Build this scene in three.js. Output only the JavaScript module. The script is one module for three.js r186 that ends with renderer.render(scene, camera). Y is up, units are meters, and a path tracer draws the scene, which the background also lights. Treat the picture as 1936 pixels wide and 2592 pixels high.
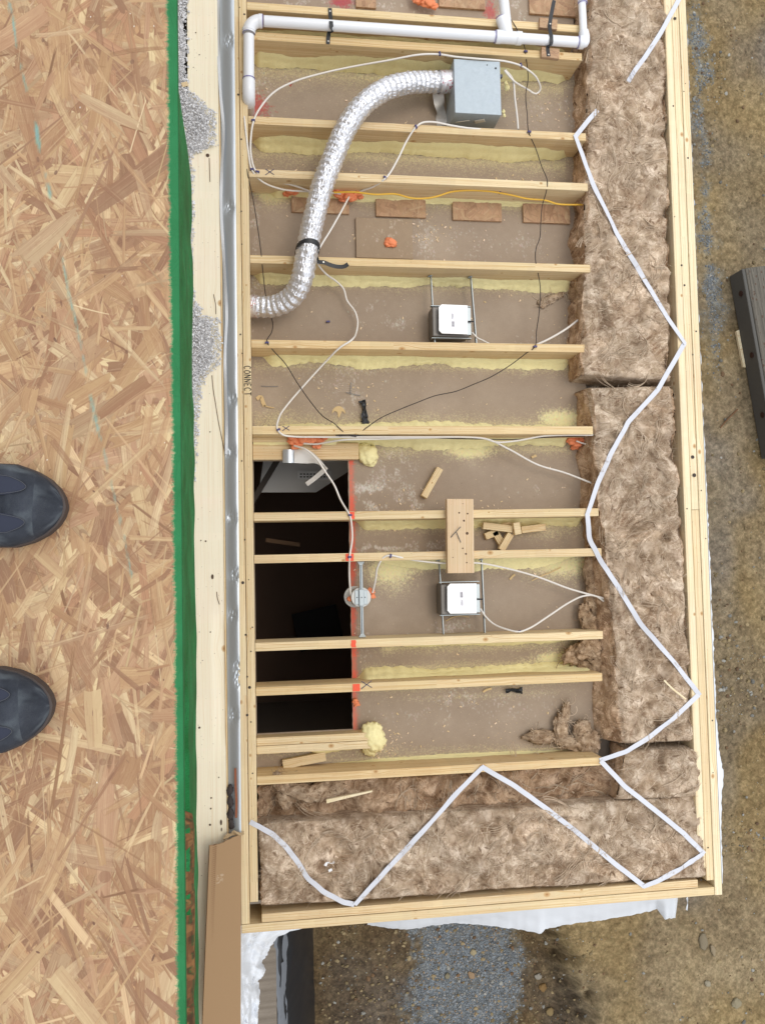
import * as THREE from 'three';
import { RoundedBoxGeometry } from 'three/addons/geometries/RoundedBoxGeometry.js';
import { mergeGeometries, mergeVertices } from 'three/addons/utils/BufferGeometryUtils.js';

/* ---------- camera, sky, sun, exposure ---------- */
const scene = new THREE.Scene();
const CAM = new THREE.Vector3(0, 4.0548, 0);
const AX = [[0.98948206, 0.14311458, 0.02105881], [-0.01317497, -0.05581371, 0.99835427], [0.14405442, -0.98813109, -0.05334113]];
const camera = new THREE.PerspectiveCamera(61.02, 764 / 1024, 0.05, 600);
camera.position.copy(CAM);
camera.up.set(-AX[1][0], -AX[1][1], -AX[1][2]);
camera.lookAt(CAM.x + AX[2][0], CAM.y + AX[2][1], CAM.z + AX[2][2]);
scene.add(camera);

const renderer = new THREE.WebGLRenderer({ antialias: true });
renderer.setSize(764, 1024);
renderer.toneMapping = THREE.LinearToneMapping;
renderer.toneMappingExposure = 1.13;
renderer.shadowMap.enabled = true;

// seeded noise
function hash3(x, y, z) { let h = Math.imul(x, 374761393) ^ Math.imul(y, 668265263) ^ Math.imul(z, 2147483647 ^ 0x5bd1e995); h = Math.imul(h ^ (h >>> 13), 1274126177); h ^= h >>> 16; return (h >>> 0) / 4294967295; }
const sm = (t) => t * t * (3 - 2 * t);
function vn(x, y, z = 0) {
  const X = Math.floor(x), Y = Math.floor(y), Z = Math.floor(z), u = sm(x - X), v = sm(y - Y), w = sm(z - Z);
  const L = (a, b, t) => a + (b - a) * t;
  return L(L(L(hash3(X, Y, Z), hash3(X + 1, Y, Z), u), L(hash3(X, Y + 1, Z), hash3(X + 1, Y + 1, Z), u), v),
    L(L(hash3(X, Y, Z + 1), hash3(X + 1, Y, Z + 1), u), L(hash3(X, Y + 1, Z + 1), hash3(X + 1, Y + 1, Z + 1), u), v), w) * 2 - 1;
}
function fbm(x, y, z = 0, o = 4) { let s = 0, a = 0.5, f = 1; for (let i = 0; i < o; i++) { s += a * vn(x * f + i * 17.3, y * f - i * 9.1, z * f + i * 5.7); a *= 0.5; f *= 2.03; } return s; }
function rng(seed) { let s = seed | 0; return () => { s = (s + 0x6d2b79f5) | 0; let t = Math.imul(s ^ (s >>> 15), 1 | s); t = (t + Math.imul(t ^ (t >>> 7), 61 | t)) ^ t; return ((t ^ (t >>> 14)) >>> 0) / 4294967296; }; }
const gauss = (r) => Math.sqrt(-2 * Math.log(r() + 1e-9)) * Math.cos(6.2832 * r());
const clamp = (x, a, b) => Math.min(b, Math.max(a, x));
const sstep = (a, b, x) => sm(clamp((x - a) / (b - a), 0, 1));

{ // overcast sky
  const W = 512, H = 256, d = new Float32Array(W * H * 4);
  for (let j = 0; j < H; j++) for (let i = 0; i < W; i++) {
    const el = ((j + 0.5) / H - 0.5) * Math.PI, az = (i / W) * 2 * Math.PI, k = (j * W + i) * 4;
    const cx = Math.cos(el) * Math.cos(az), cy = Math.sin(el), cz = Math.cos(el) * Math.sin(az);
    let L;
    if (el > 0) {
      const cl = fbm(cx * 2.2 + 5, cy * 2.6, cz * 2.2 + 3, 5);
      L = 1.5 * (1 + 1.6 * Math.sin(el)) / 2.6 * (1 + 0.42 * cl);
      d[k] = L * 0.965; d[k + 1] = L; d[k + 2] = L * 1.05;
    } else { L = 0.2; d[k] = L * 1.05; d[k + 1] = L; d[k + 2] = L * 0.86; }
    d[k + 3] = 1;
  }
  const t = new THREE.DataTexture(d, W, H, THREE.RGBAFormat, THREE.FloatType);
  t.mapping = THREE.EquirectangularReflectionMapping; t.magFilter = THREE.LinearFilter; t.minFilter = THREE.LinearFilter; t.wrapS = THREE.RepeatWrapping; t.needsUpdate = true;
  scene.background = t; scene.environment = t;
}
const sun = new THREE.DirectionalLight(0xfff3e2, 0.7);
sun.position.set(3.5, 9, -1.2); sun.target.position.set(0.8, 0, 0);
sun.castShadow = true; sun.shadow.radius = 40;
Object.assign(sun.shadow.camera, { left: -5, right: 5, top: 5, bottom: -5, near: 1, far: 25 }); sun.shadow.mapSize.set(2048, 2048);
scene.add(sun, sun.target);

/* ---------- helpers ---------- */
const F = 2200, CX = 968, CY = 1296, YD = CAM.y - 1.3, YC = -0.184;   // deck top, ceiling board top (joist tops are y = 0)
function P(x, y, Y = 0) { // a point of the place, on the level plane Y, measured from the photograph
  const a = (x - CX) / F, b = (y - CY) / F;
  const d = [0, 1, 2].map((i) => AX[0][i] * a + AX[1][i] * b + AX[2][i]);
  const t = (Y - CAM.y) / d[1];
  return new THREE.Vector3(CAM.x + d[0] * t, Y, CAM.z + d[2] * t);
}
const PL = (list, Y = 0) => list.map((q) => P(q[0], q[1], q[2] === undefined ? Y : q[2]));
const col = (r, g, b) => new THREE.Color().setRGB(r / 255, g / 255, b / 255, THREE.SRGBColorSpace);
const css = (r, g, b, a = 1) => `rgba(${clamp(r, 0, 255) | 0},${clamp(g, 0, 255) | 0},${clamp(b, 0, 255) | 0},${a})`;
const ORG = new Map(), USED = new Map();
function numbered(n) { const k = USED.get(n) || 0; USED.set(n, k + 1); return k ? n + '_' + String(k).padStart(3, '0') : n; }
function thing(name, label, category, base = [0, 0, 0], group, kind) {
  const o = new THREE.Group(); o.name = numbered(name);
  const b = base.isVector3 ? base.clone() : new THREE.Vector3(...base);
  o.position.copy(b); ORG.set(o, b); scene.add(o);
  o.userData = { label, category }; if (group) o.userData.group = group; if (kind) o.userData.kind = kind;
  return o;
}
function part(name, geo, mat, parent, label) { // geometry in world coordinates
  if (Array.isArray(geo)) geo = geo.length > 1 ? mergeGeometries(geo.map((g) => { g = g.index ? g.toNonIndexed() : g; for (const k of Object.keys(g.attributes)) if (!['position', 'normal', 'uv'].includes(k)) g.deleteAttribute(k); return g; })) : geo[0];
  const m = new THREE.Mesh(geo, mat); m.name = name; m.castShadow = m.receiveShadow = true;
  const b = ORG.get(parent);
  if (b) geo.translate(-b.x, -b.y, -b.z);
  ORG.set(m, b || new THREE.Vector3()); parent.add(m);
  if (label) m.userData.label = label;
  return m;
}
function single(name, geo, mat, label, category, group, kind) { // a thing that is one mesh
  geo.computeBoundingBox(); const bb = geo.boundingBox, b = new THREE.Vector3((bb.min.x + bb.max.x) / 2, bb.min.y, (bb.min.z + bb.max.z) / 2);
  geo.translate(-b.x, -b.y, -b.z);
  const m = new THREE.Mesh(geo, mat); m.name = numbered(name); m.position.copy(b); m.castShadow = m.receiveShadow = true; ORG.set(m, b); scene.add(m);
  m.userData = {}; if (label) m.userData.label = label; if (category) m.userData.category = category; if (group) m.userData.group = group; if (kind) m.userData.kind = kind;
  return m;
}
function structure(name, geo, mat, label) { const m = new THREE.Mesh(geo, mat); m.name = name; m.castShadow = m.receiveShadow = true; ORG.set(m, new THREE.Vector3()); scene.add(m); m.userData = { kind: 'structure' }; if (label) m.userData.label = label; return m; }

function canvasTex(w, h, draw, srgb = true) {
  const c = document.createElement('canvas'); c.width = w; c.height = h; draw(c.getContext('2d'), w, h);
  const t = new THREE.CanvasTexture(c); if (srgb) t.colorSpace = THREE.SRGBColorSpace; t.wrapS = t.wrapT = THREE.RepeatWrapping; t.anisotropy = 8; return t;
}
// box with small rounded edges; uv in metres, u runs along the axis given
function boxUV(g, axis, seed, su = 1, sv = 1) {
  g = g.index ? g.toNonIndexed() : g; g.computeVertexNormals();
  const p = g.attributes.position, uv = new Float32Array(p.count * 2), r = rng(seed * 977 + 13), ou = r() * 7, ov = r() * 7;
  const A = new THREE.Vector3(), B = new THREE.Vector3(), C = new THREE.Vector3();
  for (let i = 0; i < p.count; i += 3) {
    A.fromBufferAttribute(p, i); B.fromBufferAttribute(p, i + 1); C.fromBufferAttribute(p, i + 2);
    const n = B.clone().sub(A).cross(C.clone().sub(A)); const an = [Math.abs(n.x), Math.abs(n.y), Math.abs(n.z)]; const d = an.indexOf(Math.max(...an));
    const others = [0, 1, 2].filter((k) => k !== d); let ua = others.includes(axis) ? axis : others[0], va = others.find((k) => k !== ua);
    [A, B, C].forEach((q, k) => { uv[(i + k) * 2] = q.getComponent(ua) / su + ou; uv[(i + k) * 2 + 1] = q.getComponent(va) / sv + ov + d * 0.37; });
  }
  g.setAttribute('uv', new THREE.BufferAttribute(uv, 2)); return g;
}
function bx(x0, x1, y0, y1, z0, z1, rad = 0.0025, axis = 0, seed = 1, su = 1.6, sv = 0.2) {
  const w = x1 - x0, h = y1 - y0, d = z1 - z0;
  let g = rad > 0 ? new RoundedBoxGeometry(w, h, d, 1, Math.min(rad, w / 2.2, h / 2.2, d / 2.2)) : new THREE.BoxGeometry(w, h, d);
  g.translate((x0 + x1) / 2, (y0 + y1) / 2, (z0 + z1) / 2);
  return boxUV(g, axis, seed, su, sv);
}
function obox(center, size, yaw = 0, seed = 1, tilt = 0, rad = 0.002, roll = 0) { // oriented box, u along local x
  let g = new RoundedBoxGeometry(size[0], size[1], size[2], 1, Math.min(rad, ...size.map((s) => s / 2.2)));
  g = boxUV(g, 0, seed, 1.6, 0.2);
  g.rotateX(roll); g.rotateZ(tilt); g.rotateY(yaw); g.translate(center.x, center.y, center.z); return g;
}
function tube(pts, r, seg, rad = 6, closed = false) {
  const c = new THREE.CatmullRomCurve3(pts, closed, 'centripetal');
  return new THREE.TubeGeometry(c, seg || Math.max(8, pts.length * 8), r, rad, closed);
}
// flat ribbon of rectangular section along a path
function ribbon(pts, w, th, seg, twist) {
  const c = new THREE.CatmullRomCurve3(pts, false, 'centripetal'), N = seg || pts.length * 8, pos = [], idx = [], uv = [];
  const len = c.getLength();
  for (let i = 0; i <= N; i++) {
    const t = i / N, p = c.getPointAt(t), T = c.getTangentAt(t); let s = new THREE.Vector3(T.z, 0, -T.x).normalize(); if (!(s.lengthSq() > 0.1)) s.set(1, 0, 0);
    let n = new THREE.Vector3().crossVectors(s, T).normalize(); if (n.y < 0) n.negate();
    if (twist) { const a = twist(t, p); const s2 = s.clone().multiplyScalar(Math.cos(a)).addScaledVector(n, Math.sin(a)); n = n.clone().multiplyScalar(Math.cos(a)).addScaledVector(s, -Math.sin(a)); s = s2; }
    for (const [a, b] of [[-1, -1], [1, -1], [1, 1], [-1, 1]]) { const q = p.clone().addScaledVector(s, a * w / 2).addScaledVector(n, b * th / 2); pos.push(q.x, q.y, q.z); uv.push(t * len, a * w / 2); }
    if (i) for (let k = 0; k < 4; k++) { const a = (i - 1) * 4 + k, b = (i - 1) * 4 + (k + 1) % 4, d = a + 4, e = b + 4; idx.push(a, d, b, b, d, e); }
  }
  idx.push(0, 1, 2, 0, 2, 3); const L = N * 4; idx.push(L, L + 2, L + 1, L, L + 3, L + 2);
  let g = new THREE.BufferGeometry(); g.setAttribute('position', new THREE.Float32BufferAttribute(pos, 3)); g.setAttribute('uv', new THREE.Float32BufferAttribute(uv, 2)); g.setIndex(idx);
  g = g.toNonIndexed(); g.computeVertexNormals(); return g;
}
// grid surface from a function (u,v)->Vector3
function gridGeo(nu, nv, fn, uvf) {
  const pos = [], uv = [], idx = [], cl = [];
  for (let j = 0; j <= nv; j++) for (let i = 0; i <= nu; i++) { const p = fn(i / nu, j / nv); pos.push(p.x, p.y, p.z); const q = uvf ? uvf(i / nu, j / nv, p) : [i / nu, j / nv]; uv.push(q[0], q[1]); }
  for (let j = 0; j < nv; j++) for (let i = 0; i < nu; i++) { const a = j * (nu + 1) + i, b = a + 1, c = a + nu + 1, d = c + 1; idx.push(a, c, b, b, c, d); }
  const g = new THREE.BufferGeometry(); g.setAttribute('position', new THREE.Float32BufferAttribute(pos, 3)); g.setAttribute('uv', new THREE.Float32BufferAttribute(uv, 2)); g.setIndex(idx); g.computeVertexNormals(); return g;
}
// a lump of foam, stone, crumb: displaced icosahedron
function lump(r, sx, sy, sz, rough, seed, det = 3, freq = 3) {
  const g = mergeVertices(new THREE.IcosahedronGeometry(1, det).deleteAttribute('normal').deleteAttribute('uv')), p = g.attributes.position, v = new THREE.Vector3();
  for (let i = 0; i < p.count; i++) { v.fromBufferAttribute(p, i); const k = 1 + rough * fbm(v.x * freq + seed * 3.1, v.y * freq + seed, v.z * freq, 4) * 2; v.multiplyScalar(k); p.setXYZ(i, v.x * r * sx, v.y * r * sy, v.z * r * sz); }
  g.computeVertexNormals(); const uv = new Float32Array(p.count * 2); for (let i = 0; i < p.count; i++) { uv[i * 2] = p.getX(i) * 3; uv[i * 2 + 1] = p.getZ(i) * 3; } g.setAttribute('uv', new THREE.BufferAttribute(uv, 2)); return g;
}
// extruded outline (x,z points) standing between y0 and y1
function slab(pts, y0, y1) {
  const s = new THREE.Shape(pts.map((p) => new THREE.Vector2(p.x, -p.z)));
  const g = new THREE.ExtrudeGeometry(s, { depth: y1 - y0, bevelEnabled: false }); g.rotateX(-Math.PI / 2); g.translate(0, y0, 0);
  return g;
}

/* ---------- textures ---------- */
function woodTexture(seed, base, knots, contrast = 1) {
  return canvasTex(2048, 256, (x, W, H) => {
    const r = rng(seed); x.fillStyle = css(...base); x.fillRect(0, 0, W, H);
    for (let i = 0; i < 50; i++) { const d = (r() - 0.5) * 22 * contrast, w = 40 + r() * 400; x.fillStyle = css(base[0] + d, base[1] + d * 0.9, base[2] + d * 0.7, 0.25); x.fillRect(r() * W - w / 2, 0, w, H); }
    const kn = []; for (let i = 0; i < knots; i++) kn.push([r() * W, r() * H, 6 + r() * 12]);
    for (let i = 0; i < 420; i++) { // grain
      const y0 = r() * H, L = 200 + r() * 1400, x0 = r() * W - L / 2, dk = r() < 0.62, a = (0.05 + r() * 0.16) * contrast;
      x.strokeStyle = dk ? css(176, 128, 72, a) : css(250, 232, 196, a); x.lineWidth = 0.6 + r() * 2.6; x.beginPath();
      const ph = r() * 9; for (let s = 0; s <= 24; s++) { const X = x0 + L * s / 24; let Y = y0 + 5 * Math.sin(s * 0.16 + ph) + 3 * vn(X / 160, y0 / 30, seed); for (const k of kn) { const dx = (X - k[0]) / (k[2] * 4), dy = Y - k[1]; if (Math.abs(dx) < 2.5) Y += Math.sign(dy || 1) * k[2] * 1.3 * Math.exp(-dx * dx) * Math.exp(-Math.abs(dy) / (k[2] * 3)); } s ? x.lineTo(X, Y) : x.moveTo(X, Y); } x.stroke();
    }
    for (const k of kn) { for (let q = 5; q > 0; q--) { x.fillStyle = css(190 - q * 2 - (q < 3 ? 45 : 0), 140 - (q < 3 ? 48 : 0), 88 - (q < 3 ? 35 : 0), 0.35); x.beginPath(); x.ellipse(k[0], k[1], k[2] * q / 4, k[2] * q / 5.5, 0, 0, 7); x.fill(); } }
    for (let i = 0; i < 90; i++) { x.fillStyle = css(70, 50, 35, 0.25 + r() * 0.4); x.beginPath(); x.ellipse(r() * W, r() * H, 0.8 + r() * 2, 0.6 + r() * 1.3, 0, 0, 7); x.fill(); }
    for (let i = 0; i < 9000; i++) { const d = (r() - 0.5) * 40; x.fillStyle = css(base[0] + d, base[1] + d, base[2] + d, 0.12); x.fillRect(r() * W, r() * H, 2 + r() * 8, 1); }
  });
}
const W1 = woodTexture(3, [221, 202, 163], 7, 1.4), W2 = woodTexture(8, [217, 196, 156], 9, 1.3), W3 = woodTexture(21, [230, 215, 181], 5, 1.2), W4 = woodTexture(34, [215, 193, 152], 8, 1.6);
const wood = [W1, W2, W3, W4].map((t) => new THREE.MeshStandardMaterial({ map: t, roughness: 0.78, bumpMap: t, bumpScale: 0.0006 }));
const creamWood = new THREE.MeshStandardMaterial({ map: woodTexture(55, [238, 229, 206], 2, 0.4), roughness: 0.85 });

// oriented-strand board, metres in, colour or height out
function strands(x, X0, X1, Z0, Z1, kx, kz, seed, height, scale = 1, n = 5200) {
  const r = rng(seed);
  const pal = [[184, 148, 107], [179, 142, 102], [190, 157, 116], [174, 136, 98], [165, 126, 90], [199, 170, 128], [152, 113, 81], [180, 151, 115], [142, 104, 76], [172, 141, 107], [187, 150, 109], [177, 138, 104], [204, 178, 138]];
  for (let i = 0; i < n; i++) {
    const late = i / n, big = r() < 0.16 ? 1.7 : 1, L = (0.035 + r() * r() * 0.12) * scale * big, wv = r(), w = (wv < 0.34 ? 0.0012 + r() * 0.003 : wv < 0.75 ? 0.004 + r() * 0.007 : 0.010 + r() * 0.021) * scale;
    const cx = X0 + r() * (X1 - X0), cz = Z0 + r() * (Z1 - Z0), a = Math.PI / 2 + gauss(r) * 0.72 + (r() < 0.12 ? 1.2 : 0);
    const wisp = wv < 0.34, k = r() < 0.10 ? pal[[4, 6, 8][r() * 3 | 0]] : pal[r() * pal.length | 0], d = (r() - 0.5) * 12 + (wisp ? (r() - 0.45) * 40 : 0), hgt = 90 + r() * 120, al = r() < 0.45 ? 0.9 : 0.6;
    x.save(); x.translate((cx - X0) * kx, (cz - Z0) * kz); x.scale(kx, kz); x.rotate(a);
    const m = 3 + (r() * 4 | 0), bow = (r() - 0.5) * 0.5 * Math.min(w, 0.006), tp = 0.35 + r() * 0.65, tp2 = 0.35 + r() * 0.65, jg = 0.03 + r() * 0.16;
    x.beginPath(); x.moveTo(-L / 2, -w / 2 * tp2); x.quadraticCurveTo(0, -w / 2 + bow * 3, L / 2, -w / 2 * tp);
    for (let q = 1; q < m; q++) x.lineTo(L / 2 - r() * L * jg, (-w / 2 + w * q / m) * tp); x.lineTo(L / 2 - r() * 0.004, w / 2 * tp);
    x.quadraticCurveTo(0, w / 2 + bow * 3, -L / 2, w / 2 * tp2); for (let q = 1; q < m; q++) x.lineTo(-L / 2 + r() * L * jg, (w / 2 - w * q / m) * tp2); x.closePath();
    if (height) { x.fillStyle = css(hgt, hgt, hgt); x.fill(); x.strokeStyle = css(hgt * 0.5, hgt * 0.5, hgt * 0.5, 0.8); x.lineWidth = 0.0009; x.stroke(); x.restore(); continue; }
    x.fillStyle = css((k[0] + d) * 0.935, (k[1] + d) * 0.945, (k[2] + d) * 0.945, al); x.fill();
    if (!wisp) {
      x.save(); x.clip(); const dir = hash3(i, 1, 6) < 0.5 ? 1 : -1;
      x.fillStyle = css(120, 80, 52, 0.13); x.fillRect(-L / 2, dir > 0 ? 0 : -w, L, w);
      const g = Math.ceil(w / 0.0011);
      for (let q = 0; q < g; q++) { const v = -w / 2 + hash3(i, q, 8) * w, l0 = -L / 2 + hash3(i, q, 9) * L * 0.7, l1 = l0 + L * (0.15 + 0.6 * hash3(i, q, 7)), ga = 0.05 + 0.17 * hash3(i, q, 3); x.strokeStyle = hash3(i, q, 1) < 0.58 ? css(112, 72, 46, ga) : css(222, 198, 158, ga); x.lineWidth = 0.0003 + 0.0010 * hash3(i, q, 2); x.beginPath(); x.moveTo(l0, v); x.quadraticCurveTo(0, v + bow * 3, l1, v + 0.002 * (hash3(i, q, 4) - 0.5)); x.stroke(); }
      if (hash3(i, 3, 3) < 0.12) { x.fillStyle = css(92, 56, 40, 0.28); x.beginPath(); x.ellipse((hash3(i, 5, 5) - 0.5) * L, 0, 0.004 + 0.01 * hash3(i, 6, 6), w * 0.3, 0, 0, 7); x.fill(); }
      x.restore();
    }
    x.strokeStyle = css(104, 68, 44, wisp ? 0.12 : 0.24); x.lineWidth = 0.0005; x.beginPath(); x.moveTo(-L / 2, w / 2 * tp2); x.quadraticCurveTo(0, w / 2 + bow * 3, L / 2, w / 2 * tp); x.lineTo(L / 2, -w / 2 * tp); x.stroke();  // resin-dark edge along one side, with the crevice shadow painted into the colour
    x.restore();
  }
}
const OX0 = -0.62, OX1 = -0.107, OZ0 = -0.87, OZ1 = 0.68;
const osbDraw = (height) => (x, W, H) => {
  const kx = W / (OX1 - OX0), kz = H / (OZ1 - OZ0);
  x.fillStyle = height ? css(110, 110, 110) : css(170, 132, 94); x.fillRect(0, 0, W, H);
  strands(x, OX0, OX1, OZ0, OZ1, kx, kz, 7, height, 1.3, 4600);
  { const q = rng(77); for (let i = 0; i < 190; i++) { // broad dark and pale flakes near the surface
    const dk = q() < 0.6, L = 0.05 + q() * 0.08, w = 0.007 + q() * 0.012, a = Math.PI / 2 + gauss(q) * 0.7, e = q(), k = dk ? [140 + e * 26, 102 + e * 22, 74 + e * 18] : [202, 173 + e * 8, 132 + e * 6]; x.save(); x.translate(q() * W, q() * H); x.scale(kx, kz); x.rotate(a); x.beginPath(); x.moveTo(-L / 2, -w / 2); x.lineTo(L / 2, -w / 2 * (0.6 + q() * 0.4)); for (let m = 1; m < 5; m++) x.lineTo(L / 2 - q() * L * 0.1, -w / 2 + w * m / 5); x.lineTo(L / 2 * 0.98, w / 2); x.lineTo(-L / 2, w / 2 * (0.6 + q() * 0.4)); for (let m = 1; m < 5; m++) x.lineTo(-L / 2 + q() * L * 0.1, w / 2 - w * m / 5); x.closePath(); if (height) { x.fillStyle = css(190, 190, 190); x.fill(); for (let g = 0; g < 28; g++) q(); x.restore(); continue; } x.fillStyle = css(...k, 0.9); x.fill(); x.save(); x.clip(); for (let g = 0; g < 14; g++) { const v = (q() - 0.5) * w, al = 0.04 + q() * 0.12; x.strokeStyle = g % 3 ? css(110, 72, 46, al) : css(206, 170, 130, al); x.lineWidth = 0.0003 + 0.0008 * hash3(i, g, 3); x.beginPath(); x.moveTo(-L / 2, v); x.lineTo(L / 2, v + 0.002 * (hash3(i, g, 5) - 0.5)); x.stroke(); } x.restore(); x.strokeStyle = css(90, 58, 38, 0.25); x.lineWidth = 0.0005; x.stroke(); x.restore(); } }
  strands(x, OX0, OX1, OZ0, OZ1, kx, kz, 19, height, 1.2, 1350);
  if (height) return;
  const r = rng(12), pp = (a, b) => { const q = P(a, b, YD); return [(q.x - OX0) * kx, (q.z - OZ0) * kz]; };
  for (let i = 0; i < 150; i++) { x.fillStyle = css(70, 42, 34, 0.25 + r() * 0.4); x.beginPath(); x.ellipse(r() * W, r() * H, 0.8 + r() * r() * 5, 1 + r() * r() * 14, gauss(r) * 0.6, 0, 7); x.fill(); }
  // broken blue chalk line
  const cl = [[20, -5], [33, 40], [45, 130], [62, 200], [90, 300], [100, 370], [117, 440], [135, 520], [157, 640], [170, 720], [190, 800], [205, 870], [222, 960], [240, 1050], [262, 1130], [282, 1220], [310, 1330], [330, 1440], [345, 1500]];
  for (let i = 0; i < 2600; i++) { const t = r() * (cl.length - 1), k = t | 0, f = t - k, a = cl[k], b = cl[k + 1], q = pp(a[0] + (b[0] - a[0]) * f + gauss(r) * 1.5, a[1] + (b[1] - a[1]) * f); const den = vn(t * 2.3, 4.2) + 0.5 * vn(t * 11, 1.3); if (den < -0.1) continue; const w = (0.3 + 0.6 * r()) * (1 + 2.2 * Math.max(0, vn(t * 1.1, 8))); x.fillStyle = css(98 + r() * 20, 142 + r() * 20, 138 + r() * 16, 0.045 + 0.05 * Math.min(1, den + 0.2)); x.fillRect(q[0] - w * 1.8 + gauss(r) * 2.2, q[1] - 3, w * 3.6, 6 + r() * 9); }
  for (let i = 0; i < 20; i++) { x.fillStyle = css(238, 238, 235, 0.8); x.beginPath(); x.ellipse(r() * W, r() * H, 0.8 + r() * r() * 3.5, 0.8 + r() * r() * 2.4, r() * 3, 0, 7); x.fill(); }
  // green paint brushed along the edge
  for (let j = -20; j < H + 20; j++) { const z = OZ0 + j / kz, e = -0.1205 + 0.0034 * sstep(-0.6, 0.0, z) + 0.0022 * fbm(z * 30, 3.3) + 0.0012 * vn(z * 260, 1.7) + 0.0014 * vn(z * 700, 4.7), x0 = (e - OX0) * kx; const n = fbm(z * 30, 9.1) * 10; x.fillStyle = css(12 + n, 106 + n, 55 + n); x.fillRect(x0, j, W - x0, 1.2); x.fillStyle = css(28, 118, 66, 0.4); x.fillRect(x0 - 3 - 8 * hash3(j, 3, 4) * hash3(j, 7, 1), j, 8, 1.2); }
};
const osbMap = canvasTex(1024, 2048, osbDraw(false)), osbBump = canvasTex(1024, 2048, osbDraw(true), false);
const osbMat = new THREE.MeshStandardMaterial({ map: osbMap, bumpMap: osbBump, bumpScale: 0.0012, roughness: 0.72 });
const scrapTex = canvasTex(1024, 512, (x, W, H) => { x.fillStyle = css(176, 138, 104); x.fillRect(0, 0, W, H); strands(x, 0, 1.2, 0, 0.6, W / 1.2, H / 0.6, 31, false, 1, 2600); x.fillStyle = css(196, 164, 138, 0.35); x.fillRect(0, 0, W, H); });
const scrapMat = new THREE.MeshStandardMaterial({ map: scrapTex, roughness: 0.85 });

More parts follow.
